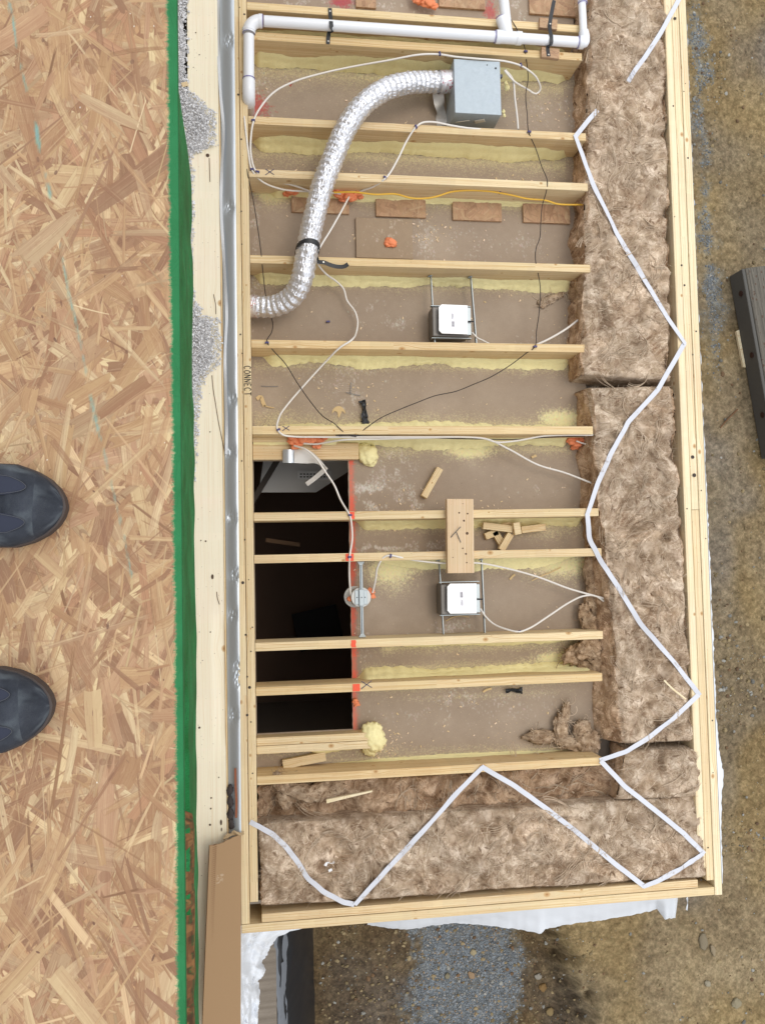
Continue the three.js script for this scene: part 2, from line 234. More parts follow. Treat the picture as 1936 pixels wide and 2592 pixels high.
// paper back of the ceiling board
const JZ0 = [-2.648, -2.502, -2.089, -1.832, -1.418, -1.0155, -0.608, -0.2045, -0.0085, 0.394, 0.597, 0.9985];
const KX0 = -0.1, KX1 = 1.75, KZ0 = -3.1, KZ1 = 1.1;
const ceilTex = canvasTex(1024, 2048, (x, W, H) => {
  const r = rng(91), kx = W / (KX1 - KX0), kz = H / (KZ1 - KZ0);
  const im = x.createImageData(W, H);
  for (let j = 0; j < H; j++) for (let i = 0; i < W; i++) {
    const X = i / kx, Z = j / kz, n = fbm(X * 4, Z * 4, 0, 3) * 9 + fbm(X * 40, Z * 40, 2, 2) * 4, du = sstep(0.12, 0.6, fbm(X * 3 + 9, Z * 3, 5, 4)) * 12, k = (j * W + i) * 4, g = (hash3(i, j, 1) - 0.5) * 9;
    im.data[k] = 158 + n + du + g; im.data[k + 1] = 141 + n + du + g; im.data[k + 2] = 123 + n * 0.9 + du + g; im.data[k + 3] = 255;
  }
  x.putImageData(im, 0, 0);
  const pp = (a, b) => { const q = P(a, b, YC); return [(q.x - KX0) * kx, (q.z - KZ0) * kz]; };
  const spray = (a, b, rx, rz, c, n, s = 1.3, al = 0.5) => { const q = pp(a, b); for (let i = 0; i < n; i++) { x.fillStyle = css(c[0] + gauss(r) * 7, c[1] + gauss(r) * 7, c[2] + gauss(r) * 7, al * (0.4 + r() * 0.6)); const w = s * (0.5 + r()); x.beginPath(); x.ellipse(q[0] + gauss(r) * rx * kx * 0.5, q[1] + gauss(r) * rz * kz * 0.5, w, w, 0, 0, 7); x.fill(); } };
  const yel = [224, 214, 164], white = [212, 205, 196], dust = [205, 180, 140];
  // foam overspray
  for (const [a, b, rx, rz, n] of [[760, 168, 0.5, 0.05, 4200], [1100, 215, 0.4, 0.06, 3000], [1330, 200, 0.2, 0.05, 1700], [1430, 210, 0.1, 0.06, 900], [800, 368, 0.35, 0.05, 3200], [1150, 385, 0.5, 0.06, 5200], [1400, 410, 0.2, 0.07, 2200], [690, 495, 0.10, 0.07, 1800], [1130, 505, 0.1, 0.05, 700], [1285, 505, 0.1, 0.05, 700], [1440, 515, 0.1, 0.05, 500],
    [1000, 708, 0.5, 0.02, 1500], [1350, 720, 0.2, 0.03, 900], [700, 705, 0.15, 0.03, 600], [800, 910, 0.3, 0.03, 1800], [1250, 925, 0.4, 0.03, 2400], [1330, 930, 0.05, 0.05, 900], [1050, 1055, 0.4, 0.035, 1600], [700, 1055, 0.15, 0.05, 1400], [1420, 1055, 0.14, 0.06, 1800], [1010, 1135, 0.12, 0.06, 1500], [1180, 1140, 0.14, 0.06, 2400], [1400, 1135, 0.2, 0.03, 1000],
    [1390, 1345, 0.2, 0.05, 2200], [1150, 1340, 0.3, 0.03, 1400], [990, 1445, 0.13, 0.09, 5200], [1000, 1480, 0.09, 0.07, 1600], [1420, 1440, 0.2, 0.075, 6200], [1290, 1425, 0.1, 0.03, 900], [1060, 1440, 0.05, 0.03, 500], [985, 1642, 0.06, 0.03, 900], [1250, 1640, 0.5, 0.025, 2400], [1430, 1675, 0.18, 0.05, 2600], [1200, 1700, 0.5, 0.02, 2000], [1250, 1760, 0.5, 0.02, 1400], [950, 1900, 0.12, 0.03, 900], [800, 1905, 0.3, 0.03, 1500], [1100, 1898, 0.5, 0.02, 900]]) spray(a, b, rx, rz, yel, n * 0.7, 1.1, 0.3);
  for (const [a, b, rx, rz] of [[990, 1440, 0.10, 0.06], [1430, 1430, 0.16, 0.05], [690, 488, 0.07, 0.04], [1190, 1140, 0.1, 0.035], [1430, 1665, 0.15, 0.03], [1420, 1060, 0.1, 0.04], [760, 160, 0.4, 0.03], [1100, 205, 0.35, 0.03]]) spray(a, b, rx, rz, yel, 3000, 1.9, 0.4);
  // fine mist fading out beyond each bead of foam
  for (const [j, sd, x0, x1, w, sp, n] of [[0, 1, 0, 1.6, 0.03, 0.02, 5000], [1, 1, 0, 1.62, 0.05, 0.035, 14000], [2, 1, 0, 1.62, 0.05, 0.035, 14000], [3, 1, 0.05, 1.6, 0.025, 0.018, 6000], [4, 1, 0, 1.62, 0.045, 0.012, 5000], [5, 1, 0, 1.62, 0.05, 0.013, 6000], [6, 1, 0.35, 1.6, 0.055, 0.02, 6000], [6, -1, 0, 1.62, 0.04, 0.022, 9000], [7, 1, 0.5, 1.64, 0.04, 0.012, 5000], [8, 1, 0.52, 1.6, 0.05, 0.02, 4000], [9, 1, 0.6, 1.64, 0.03, 0.012, 4000], [10, -1, 0.5, 1.64, 0.04, 0.016, 6000], [10, 1, 0.5, 1.6, 0.022, 0.008, 3000], [11, -1, 0.3, 1.6, 0.012, 0.01, 2500]])
    for (let i = 0; i < n; i++) { const X = x0 + (x1 - x0) * r(), off = w * (0.3 + 0.7 * r()) - Math.log(r() + 1e-6) * sp * (0.55 + 0.9 * Math.max(0, 0.4 + fbm(X * 4, j * 2.2, sd, 3))), Z = JZ0[j] + sd * (0.0195 + off); x.fillStyle = css(218 + gauss(r) * 6, 206 + gauss(r) * 6, 156, 0.28); x.beginPath(); x.ellipse((X - KX0) * kx, (Z - KZ0) * kz, 1.1, 0.9, 0, 0, 7); x.fill(); }
  // plaster smears and scuffs
  const scuff = (a, b, rx, rz, n, s = 1.5, al = 0.35) => { const q = pp(a, b); for (let i = 0; i < n; i++) { const X = q[0] + gauss(r) * rx * kx * 0.5, Z = q[1] + gauss(r) * rz * kz * 0.5; if (fbm(X / 22, Z / 22, 3.3, 3) < 0.02) continue; x.fillStyle = css(white[0] + gauss(r) * 8, white[1] + gauss(r) * 8, white[2], al * r()); x.beginPath(); x.ellipse(X, Z, s * (0.6 + r() * 2), s * (0.4 + r()), gauss(r) * 0.6 + 1.2, 0, 7); x.fill(); } };
  for (const [a, b, rx, rz, n] of [[645, 235, 0.09, 0.18, 1200], [780, 12, 0.2, 0.05, 800], [1290, 30, 0.08, 0.12, 1200], [980, 20, 0.2, 0.04, 500], [1085, 600, 0.1, 0.14, 900], [1180, 620, 0.2, 0.1, 500], [990, 590, 0.12, 0.08, 600], [640, 560, 0.05, 0.2, 500], [640, 720, 0.08, 0.2, 700], [930, 780, 0.08, 0.08, 260], [1010, 820, 0.07, 0.04, 200], [870, 945, 0.3, 0.1, 900], [890, 1010, 0.07, 0.07, 500], [960, 1260, 0.08, 0.1, 2200], [1000, 1180, 0.08, 0.08, 900], [1040, 1265, 0.1, 0.1, 900], [920, 1235, 0.06, 0.03, 500], [960, 1385, 0.12, 0.02, 900], [1070, 1385, 0.2, 0.03, 600], [905, 1600, 0.06, 0.2, 500], [1000, 1620, 0.1, 0.03, 200], [1145, 1595, 0.1, 0.05, 700], [1100, 1800, 0.3, 0.08, 500], [1160, 1770, 0.1, 0.05, 500], [1320, 1780, 0.2, 0.08, 300], [1400, 280, 0.2, 0.15, 500], [1330, 620, 0.1, 0.1, 300], [1400, 860, 0.2, 0.05, 200], [1350, 1240, 0.2, 0.03, 160]]) scuff(a, b, rx, rz, n);
  // orange marking paint along the hatch, red sealant
  for (let i = 0; i < 9000; i++) { const b = 1165 + r() * 690, e = 884 + (b - 1165) * 0.0155, s = 0.35 + 0.65 * sstep(-0.25, 0.3, vn(b / 40, 2.2)); const q = pp(e + Math.abs(gauss(r)) * 6, b); x.fillStyle = css(226, 92 + r() * 30, 76 + r() * 20, 0.2 * s); x.beginPath(); x.ellipse(q[0], q[1], 1.8, 2.2, 0, 0, 7); x.fill(); }
  spray(640, 268, 0.07, 0.06, [176, 92, 84], 1500, 2, 0.5); spray(865, 2, 0.05, 0.03, [170, 84, 86], 900, 2, 0.5); spray(1240, 30, 0.03, 0.06, [178, 98, 92], 500, 2, 0.5); spray(735, 212, 0.006, 0.012, [160, 70, 64], 90, 1, 0.8);
  for (let i = 0; i < 700; i++) { x.fillStyle = r() < 0.75 ? css(226, 202, 156, 0.75) : css(90, 72, 58, 0.5); x.beginPath(); x.ellipse(r() * W, r() * H, 0.5 + r() * 0.9, 0.4 + r() * 0.7, r() * 3, 0, 7); x.fill(); }
  x.strokeStyle = css(225, 220, 212, 0.35); x.lineWidth = 1; for (let i = 0; i < 5; i++) { const q = pp(880, 972 + i * 4); x.beginPath(); x.ellipse(q[0], q[1] + 12, 34, 14 - i, 0.1, 3.4, 5.9); x.stroke(); }
});
const ceilMat = new THREE.MeshStandardMaterial({ map: ceilTex, roughness: 0.92 });

// mineral-wool fibre texture (0.5 m tile)
function fibreTex(seed, hgt) { // 0.6 m tile of combed, tangled tufts
  return canvasTex(1024, 1024, (x, W, H) => {
    const r = rng(seed); x.fillStyle = hgt ? css(90, 90, 90) : css(158, 138, 116); x.fillRect(0, 0, W, H); x.lineCap = 'round';
    const tile = (px, py, R, fn) => { for (const ox of [0, -W, W]) for (const oy of [0, -H, H]) if (px + ox > -R && px + ox < W + R && py + oy > -R && py + oy < H + R) fn(px + ox, py + oy); };
    for (let i = 0; i < 420; i++) { // soft pale and dark drifts
      const px = r() * W, py = r() * H, R = 22 + r() * 80, v = (r() - 0.5) * 2, c = hgt ? 90 + v * 70 : 0; const c0 = hgt ? [c, c, c] : v > 0 ? [158 + 66 * v, 138 + 71 * v, 116 + 76 * v] : [158 + 74 * v, 138 + 76 * v, 116 + 74 * v];
      tile(px, py, R, (X, Y) => { const g = x.createRadialGradient(X, Y, 0, X, Y, R); g.addColorStop(0, css(...c0, 0.55)); g.addColorStop(1, css(...c0, 0)); x.fillStyle = g; x.fillRect(X - R, Y - R, 2 * R, 2 * R); });
    }
    for (let i = 0; i < 620; i++) { // tufts: soft bundles of fibres bending together
      const px = r() * W, py = r() * H, a0 = r() * 6.283, kap = gauss(r) * 0.3, L = 50 + r() * 120, n = 5 + (r() * 9 | 0), spread = 8 + r() * 26, tone = gauss(r) * 0.6;
      const fib = []; for (let k = 0; k < n; k++) fib.push([(k / n - 0.5) * spread * 2, L * (0.5 + r() * 0.7), gauss(r) * 0.14, tone + gauss(r) * 0.3, 3 + r() * 11, gauss(r) * 14, r()]);
      tile(px, py, 210, (X0, Y0) => { for (const f of fib) { let a = a0 + f[2], X = X0 - Math.sin(a0) * f[0] + Math.cos(a0) * f[5], Y = Y0 + Math.cos(a0) * f[0] + Math.sin(a0) * f[5]; const t = clamp(f[3], -1, 1), c = hgt ? [100 + t * 80, 100 + t * 80, 100 + t * 80] : t > 0 ? [166 + 54 * t, 146 + 58 * t, 123 + 62 * t] : [162 + 74 * t, 141 + 76 * t, 118 + 74 * t]; x.strokeStyle = css(...c, 0.2); x.lineWidth = f[4] * 0.8; x.beginPath(); x.moveTo(X, Y); for (let s = 0; s < 9; s++) { a += kap + f[2] * 0.3; X += Math.cos(a) * f[1] / 9; Y += Math.sin(a) * f[1] / 9; x.lineTo(X, Y); } x.stroke(); } });
    }
    for (let i = 0; i < 240; i++) { const px = r() * W, py = r() * H, lt = r() < 0.72, a0 = r() * 6.28, kap = gauss(r) * 0.4, L = 40 + r() * 120; tile(px, py, 170, (X0, Y0) => { let X = X0, Y = Y0, a = a0; x.strokeStyle = hgt ? css(lt ? 210 : 20, lt ? 210 : 20, lt ? 210 : 20, 0.5) : lt ? css(224, 208, 188, 0.5) : css(96, 74, 56, 0.34); x.lineWidth = 1.5 + hash3(i, 2, 2) * 4; x.beginPath(); x.moveTo(X, Y); for (let s = 0; s < 10; s++) { a += kap; X += Math.cos(a) * L / 10; Y += Math.sin(a) * L / 10; x.lineTo(X, Y); } x.stroke(); }); }
    for (let i = 0; i < 34; i++) { const px = r() * W, py = r() * H, a = r() * 3, w = 5 + r() * 16; tile(px, py, 60, (X, Y) => { x.fillStyle = hgt ? css(10, 10, 10, 0.5) : css(86, 64, 48, 0.34); for (let q = 3; q > 0; q--) { x.beginPath(); x.ellipse(X, Y, w * q / 2, w * q / 5, a, 0, 7); x.fill(); } }); }
  }, !hgt);
}
// where the straps run and press the wool down: point lists measured from the photograph, height in metres
const STRAPS = [
  ['short white strap from the upper right rim into the wool', [[1722, -10, 0.006], [1706, 20, 0.007], [1670, 85, 0.012], [1629, 148, 0.012], [1605, 180, 0.002], [1590, 205, -0.02]]],
  ['long white strap zigzagging down the right wool batts', [[1512, 278, -0.006], [1492, 300, 0.008], [1456, 345, 0.004], [1500, 465, 0.012], [1560, 590, 0.010], [1620, 690, 0.010], [1680, 790, 0.010], [1732, 868, 0.005], [1665, 985, 0.012], [1590, 1068, 0.010], [1545, 1150, 0.010], [1512, 1225, 0.012], [1486, 1302, 0.004], [1492, 1365, 0.007], [1520, 1420, 0.010], [1560, 1480, 0.012], [1620, 1578, 0.012], [1700, 1670, 0.010], [1768, 1758, 0.005], [1700, 1822, 0.012], [1640, 1868, 0.010], [1585, 1902, 0.008], [1520, 1924, 0.004]]],
  ['white strap crossing the corner wool from the last joist to the lower rim', [[1520, 1926, 0.0066], [1580, 1990, 0.010], [1660, 2053, 0.012], [1730, 2110, 0.010], [1780, 2160, 0.005], [1720, 2200, 0.012], [1660, 2232, 0.010], [1630, 2244, 0.005]]],
  ['white strap running from the lower rim up to the last joist and down again', [[1630, 2244, 0.0066], [1560, 2190, 0.012], [1470, 2115, 0.012], [1380, 2045, 0.010], [1300, 1988, 0.007], [1221, 1942, 0.004], [1160, 2003, 0.007], [1110, 2060, 0.010], [1050, 2125, 0.012], [980, 2200, 0.012], [900, 2288, 0.005]]],
  ['white strap sagging from the left rim to the lower rim', [[897, 2290, 0.0066], [870, 2284, 0.008], [820, 2258, 0.010], [780, 2224, 0.010], [752, 2180, 0.010], [725, 2145, 0.010], [690, 2112, 0.010], [655, 2092, 0.007], [636, 2082, 0.005]]],
];
const STRAPSEG = []; for (const [, L] of STRAPS) for (let i = 1; i < L.length; i++) STRAPSEG.push([P(...L[i - 1]), P(...L[i])]);
function strapNear(x, z) { let best = 9, y = 0; for (const [a, b] of STRAPSEG) { const dx = b.x - a.x, dz = b.z - a.z, t = clamp(((x - a.x) * dx + (z - a.z) * dz) / (dx * dx + dz * dz), 0, 1), q = Math.hypot(x - a.x - dx * t, z - a.z - dz * t); if (q < best) { best = q; y = a.y + (b.y - a.y) * t; } } return [best, y]; }
const fibre = fibreTex(5, false), fibreH = fibreTex(5, true);
const woolMat = new THREE.MeshStandardMaterial({ map: fibre, bumpMap: fibreH, bumpScale: 0.003, roughness: 1, vertexColors: true });
const strandMat = new THREE.MeshStandardMaterial({ color: col(204, 184, 160), roughness: 1 });
const strandDark = new THREE.MeshStandardMaterial({ color: col(158, 132, 106), roughness: 1 });

/* ---------- the ground ---------- */
const YG = -2.9;
const bA = P(1432, 2340, -2.9), bB = P(1512, 2592, -2.9);
const bankX = (z) => bA.x + (bB.x - bA.x) * (z - bA.z) / (bB.z - bA.z) + 0.05 * Math.sin(z * 4) + 0.05 * vn(z * 3, 2);
function groundY(x, z) {
  let y = YG + 0.04 * fbm(x * 1.3, z * 1.3, 1, 4) + 0.015 * fbm(x * 9, z * 9, 4, 3);
  const inTrench = (1 - sstep(bankX(z) - 0.28, bankX(z) + 0.04, x + 0.12 * fbm(x * 7, z * 7, 7, 4) + 0.03 * vn(x * 30, z * 30, 2))) * sstep(0.9, 1.3, z);
  return y - 0.34 * inTrench;
}
const gA = P(1762, 60, -2.9), gB = P(1786, 520, -2.9), GS0 = gA.x, GZ0 = gA.z, GSL = (gB.x - gA.x) / (gB.z - gA.z);
const gC = P(1165, 2480, -3.45);
const gravelHere = (x, z) => { // crushed blue-grey stone: strip beside the wall and a patch in the trench
  const n = 0.25 * fbm(x * 4, z * 4, 11, 4) + 0.12 * fbm(x * 17, z * 17, 12, 3);
  const s = sstep(0.0, 0.2, 0.13 - Math.abs(x - GS0 - (z - GZ0) * GSL) + n * 0.8) * (1 - sstep(-2.4, -1.1, z + n * 2));
  const u = (x - gC.x) / 0.55, v = (z - gC.z) / 1.0; const p = sstep(-0.2, 0.75, 1 - u * u - v * v * 0.5 + n * 3.2) * sstep(1.2, 1.5, z);
  return Math.max(s * 0.85, p);
};
{
  const line = (a, b, step, far) => { const o = []; let d = step, q = a; const neg = []; while (q > -far) { d *= 1.6; q -= d; neg.unshift(q); } for (q = a; q <= b; q += step) o.push(q); d = step; while (q < far) { o.push(q); d *= 1.6; q += d; } o.push(q); return neg.concat(o); };
  const xs = line(-0.6, 4.9, 0.024, 300), zs = line(-5.2, 4.3, 0.026, 300), pos = [], uv = [], idx = [];
  for (const z of zs) for (const x of xs) { pos.push(x, groundY(x, z), z); uv.push((x + 0.6) / 5.6, (z + 5.3) / 9.7); }
  const nx = xs.length; for (let j = 0; j < zs.length - 1; j++) for (let i = 0; i < nx - 1; i++) { const a = j * nx + i; idx.push(a, a + nx, a + 1, a + 1, a + nx, a + nx + 1); }
  const g = new THREE.BufferGeometry(); g.setAttribute('position', new THREE.Float32BufferAttribute(pos, 3)); g.setAttribute('uv', new THREE.Float32BufferAttribute(uv, 2)); g.setIndex(idx); g.computeVertexNormals();
  const tex = canvasTex(1536, 2048, (c, W, H) => {
    const im = c.createImageData(W, H);
    for (let j = 0; j < H; j++) for (let i = 0; i < W; i++) {
      const x = -0.6 + 5.6 * i / W, z = -5.3 + 9.7 * (1 - j / H), k = (j * W + i) * 4;
      const zz = z, n = fbm(x * 2, zz * 2, 3, 4), f = fbm(x * 28, zz * 28, 6, 3), wet = sstep(0.02, 0.4, fbm(x * 1.1 + 4, zz * 1.1, 8, 3)), g = hash3(i, j, 2) - 0.5, gr = gravelHere(x, zz);
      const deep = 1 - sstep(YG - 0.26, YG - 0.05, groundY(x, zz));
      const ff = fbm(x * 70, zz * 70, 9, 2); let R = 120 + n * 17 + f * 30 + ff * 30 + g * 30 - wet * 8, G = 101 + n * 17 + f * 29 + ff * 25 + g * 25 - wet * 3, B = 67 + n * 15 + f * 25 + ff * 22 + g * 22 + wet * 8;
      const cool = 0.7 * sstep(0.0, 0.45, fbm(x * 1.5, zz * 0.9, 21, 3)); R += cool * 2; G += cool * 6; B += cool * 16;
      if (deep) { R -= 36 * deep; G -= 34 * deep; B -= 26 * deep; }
      const gv = hash3(i >> 1, j >> 1, 9) * 50; const gm = gr * (0.75 + 0.25 * sstep(-0.2, 0.2, f)); R += (86 + gv * 0.7 + f * 30 - R) * gm; G += (93 + gv * 0.7 + f * 30 - G) * gm; B += (98 + gv * 0.7 + f * 30 - B) * gm;
      im.data[k] = clamp(R, 0, 255); im.data[k + 1] = clamp(G, 0, 255); im.data[k + 2] = clamp(B, 0, 255); im.data[k + 3] = 255;
    }
    c.putImageData(im, 0, 0);
  });
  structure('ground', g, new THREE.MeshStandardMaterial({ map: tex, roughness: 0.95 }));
}
{ // loose stones nobody could count
  const r = rng(404), N = 9000, base = new THREE.IcosahedronGeometry(1, 1);
  const p = base.attributes.position; for (let i = 0; i < p.count; i++) { const k = 1 + 0.25 * vn(p.getX(i) * 2.1, p.getY(i) * 2.1, p.getZ(i) * 2.1); p.setXYZ(i, p.getX(i) * k, p.getY(i) * k * 0.6, p.getZ(i) * k); } base.computeVertexNormals();
  const scatter = (name, n, size, colour, accept, label, seed) => {
    const q = rng(seed), m = new THREE.InstancedMesh(base, new THREE.MeshStandardMaterial({ roughness: 0.85 }), n), M = new THREE.Matrix4(), Q = new THREE.Quaternion(), c = new THREE.Color(); let k = 0, guard = 0;
    while (k < n && guard++ < n * 80) { const x = -0.2 + q() * 4.9, z = -5 + q() * 9.1; if (!accept(x, z, q)) continue; const s = size(q); Q.setFromEuler(new THREE.Euler(q() * 0.6, q() * 6.3, q() * 0.6)); M.compose(new THREE.Vector3(x, groundY(x, z) + s * 0.18, z), Q, new THREE.Vector3(s * (0.7 + q() * 0.7), s * (0.6 + q() * 0.5), s)); m.setMatrixAt(k, M); const v = colour(q); c.setRGB(v[0] / 255, v[1] / 255, v[2] / 255, THREE.SRGBColorSpace); m.setColorAt(k, c); k++; }
    m.count = k; m.name = name; m.castShadow = m.receiveShadow = true; m.userData = { kind: 'stuff', label }; scene.add(m);
  };
  const blocked = (x, z) => (x < 2.26 && z < 1.5) || x < 0.46;
  scatter('gravel', 16000, (q) => 0.003 + q() * q() * 0.009, (q) => { const w = q(), v = 84 + q() * 48; return w < 0.86 ? [v, v + 5, v + 9] : w < 0.95 ? [v + 26, v + 8, v - 14] : [v + 34, v + 28, v + 18]; }, (x, z, q) => !blocked(x, z) && q() < Math.pow(gravelHere(x, z), 1.6) * 0.9, 'blue grey crushed stone in a strip beside the wall and a patch in the trench', 61);
  scatter('pebbles', 11000, (q) => 0.003 + Math.pow(q(), 6) * 0.015, (q) => { const v = q(), e = q(); return v < 0.6 ? [100 + e * 52, 86 + e * 48, 58 + e * 42] : v < 0.85 ? [92 + e * 70, 90 + e * 70, 84 + e * 68] : [84 + e * 30, 64 + e * 24, 44 + e * 16]; }, (x, z, q) => !blocked(x, z) && q() < 0.12 + 0.8 * sstep(0.05, 0.4, fbm(x * 1.7, z * 1.7, 31, 3)) + (z > 1.6 && x < 2.7 ? 0.55 : 0), 'small tan and grey pebbles scattered over the dirt', 77);
}

/* ---------- building shell below the ceiling ---------- */
const wallMat = new THREE.MeshStandardMaterial({ color: col(150, 138, 120), roughness: 0.9 });
const darkFloor = new THREE.MeshStandardMaterial({ color: col(118, 92, 74), roughness: 0.8 });
const insideWall = new THREE.MeshStandardMaterial({ color: col(150, 136, 122), roughness: 0.9 });
structure('room_floor', bx(-0.02, 1.7, -2.7, -2.6, -3.2, 1.06, 0, 0, 5), darkFloor);
structure('wall_left', bx(-0.30, -0.02, -3.1, -0.2, -3.4, 1.06, 0), insideWall);
structure('wall_right', bx(1.70, 2.2, -3.1, -0.24, -3.4, 1.62, 0), insideWall);
structure('wall_end', bx(-0.09, 1.70, -3.1, -0.24, 1.06, 1.62, 0), insideWall);
structure('wall_far', bx(-0.02, 1.70, -3.1, -0.2, -3.4, -3.2, 0), insideWall);
structure('deck_wall', bx(-1.2, -0.36, -3.1, YD - 0.32, -3.4, 2.6, 0), wallMat);

/* ---------- ceiling board with the hatch cut in it ---------- */
const HX0 = -0.012, HX1 = 0.451, HZ0 = -0.484, HZ1 = 0.822;
{
  const s = new THREE.Shape(); s.moveTo(-0.012, 3.15); s.lineTo(1.69, 3.15); s.lineTo(1.69, -1.05); s.lineTo(-0.012, -1.05); s.closePath();
  const h = new THREE.Path(); h.moveTo(-0.008, -HZ0); h.lineTo(-0.008, -HZ1);
  const rr = rng(3); for (let i = 0; i <= 60; i++) h.lineTo(HX1 + (rr() - 0.5) * 0.004, -HZ1 + (HZ1 - HZ0) * i / 60); h.closePath(); s.holes.push(h);
  const g = new THREE.ExtrudeGeometry(s, { depth: 0.0127, bevelEnabled: false }); g.rotateX(-Math.PI / 2); g.translate(0, YC - 0.0127, 0);
  const p = g.attributes.position, uv = g.attributes.uv; for (let i = 0; i < p.count; i++) uv.setXY(i, (p.getX(i) - KX0) / (KX1 - KX0), 1 - (p.getZ(i) - KZ0) / (KZ1 - KZ0));
  structure('ceiling', g, ceilMat);
}
const ceiling = scene.getObjectByName('ceiling');

/* ---------- ceiling frame: joists, rims, headers ---------- */
const JZ = [-2.648, -2.502, -2.089, -1.832, -1.418, -1.0155, -0.608, -0.2045, -0.0085, 0.394, 0.597, 0.9985];
const frame = thing('ceiling_frame', 'open frame of pale lumber ceiling joists between double and triple rim boards', 'frame', [0.8, YC, 0]);
JZ.forEach((z, i) => {
  const w = 0.0195, g = bx(-0.011, [1.66, 1.655, 1.662, 1.662, 1.66, 1.63, 1.645, 1.66, 1.668, 1.66, 1.65, 1.635][i], YC + 0.001, 0.001 * Math.sin(i * 2.3), z - w, z + w, 0.0028, 0, i + 11);
  const tint = [[1, 1, 1], [1, 0.97, 0.9], [0.96, 0.95, 0.93], [1, 0.985, 0.95], [0.985, 0.94, 0.86]][(i * 3 + 1) % 5], jm = wood[[0, 1, 3][i % 3]].clone(); jm.color.setRGB(...tint); part('joist', g, jm, frame);
});
part('rim_board', bx(-0.0495, -0.0125, YC, 0.002, -3.2, 1.535, 0.0025, 2, 41), wood[1], frame);
part('rim_board', bx(-0.0885, -0.0515, YC, 0, -3.2, 1.6305, 0.0025, 2, 42), wood[0], frame);
part('rim_board', bx(2.106, 2.143, YC - 0.05, 0.001, -3.4, 1.54, 0.0025, 2, 43), wood[2], frame);
part('rim_board', bx(2.1455, 2.183, YC - 0.05, -0.001, -3.4, -0.21, 0.0025, 2, 44), wood[2], frame);
part('rim_board', bx(2.1455, 2.183, YC - 0.05, -0.001, -0.2085, 1.60, 0.0025, 2, 45), wood[0], frame);
part('rim_board', bx(2.1855, 2.223, YC - 0.05, 0.002, -3.4, 1.672, 0.0025, 2, 46), wood[2], frame);
part('rim_board', bx(0.002, 2.10, YC - 0.05, 0, 1.592, 1.6295, 0.0025, 0, 47), wood[3], frame);
part('rim_board', bx(-0.0885, 2.183, YC - 0.05, 0.0015, 1.632, 1.670, 0.0025, 0, 48), wood[1], frame);
part('header_board', bx(-0.011, P(908, 1150, -0.14).x, -0.178, -0.140, -0.566, -0.486, 0.003, 0, 51), wood[3], frame);
part('header_board', bx(-0.011, 0.34, -0.150, -0.112, -0.588, -0.569, 0.002, 0, 52), wood[1], frame);
part('header_board', bx(-0.011, P(945, 1880, -0.1).x, YC, -0.10, 0.826, 0.863, 0.0025, 0, 53), wood[1], frame);
part('header_board', bx(-0.011, P(945, 1880, -0.1).x, YC, -0.102, 0.865, 0.902, 0.0025, 0, 54), wood[0], frame);

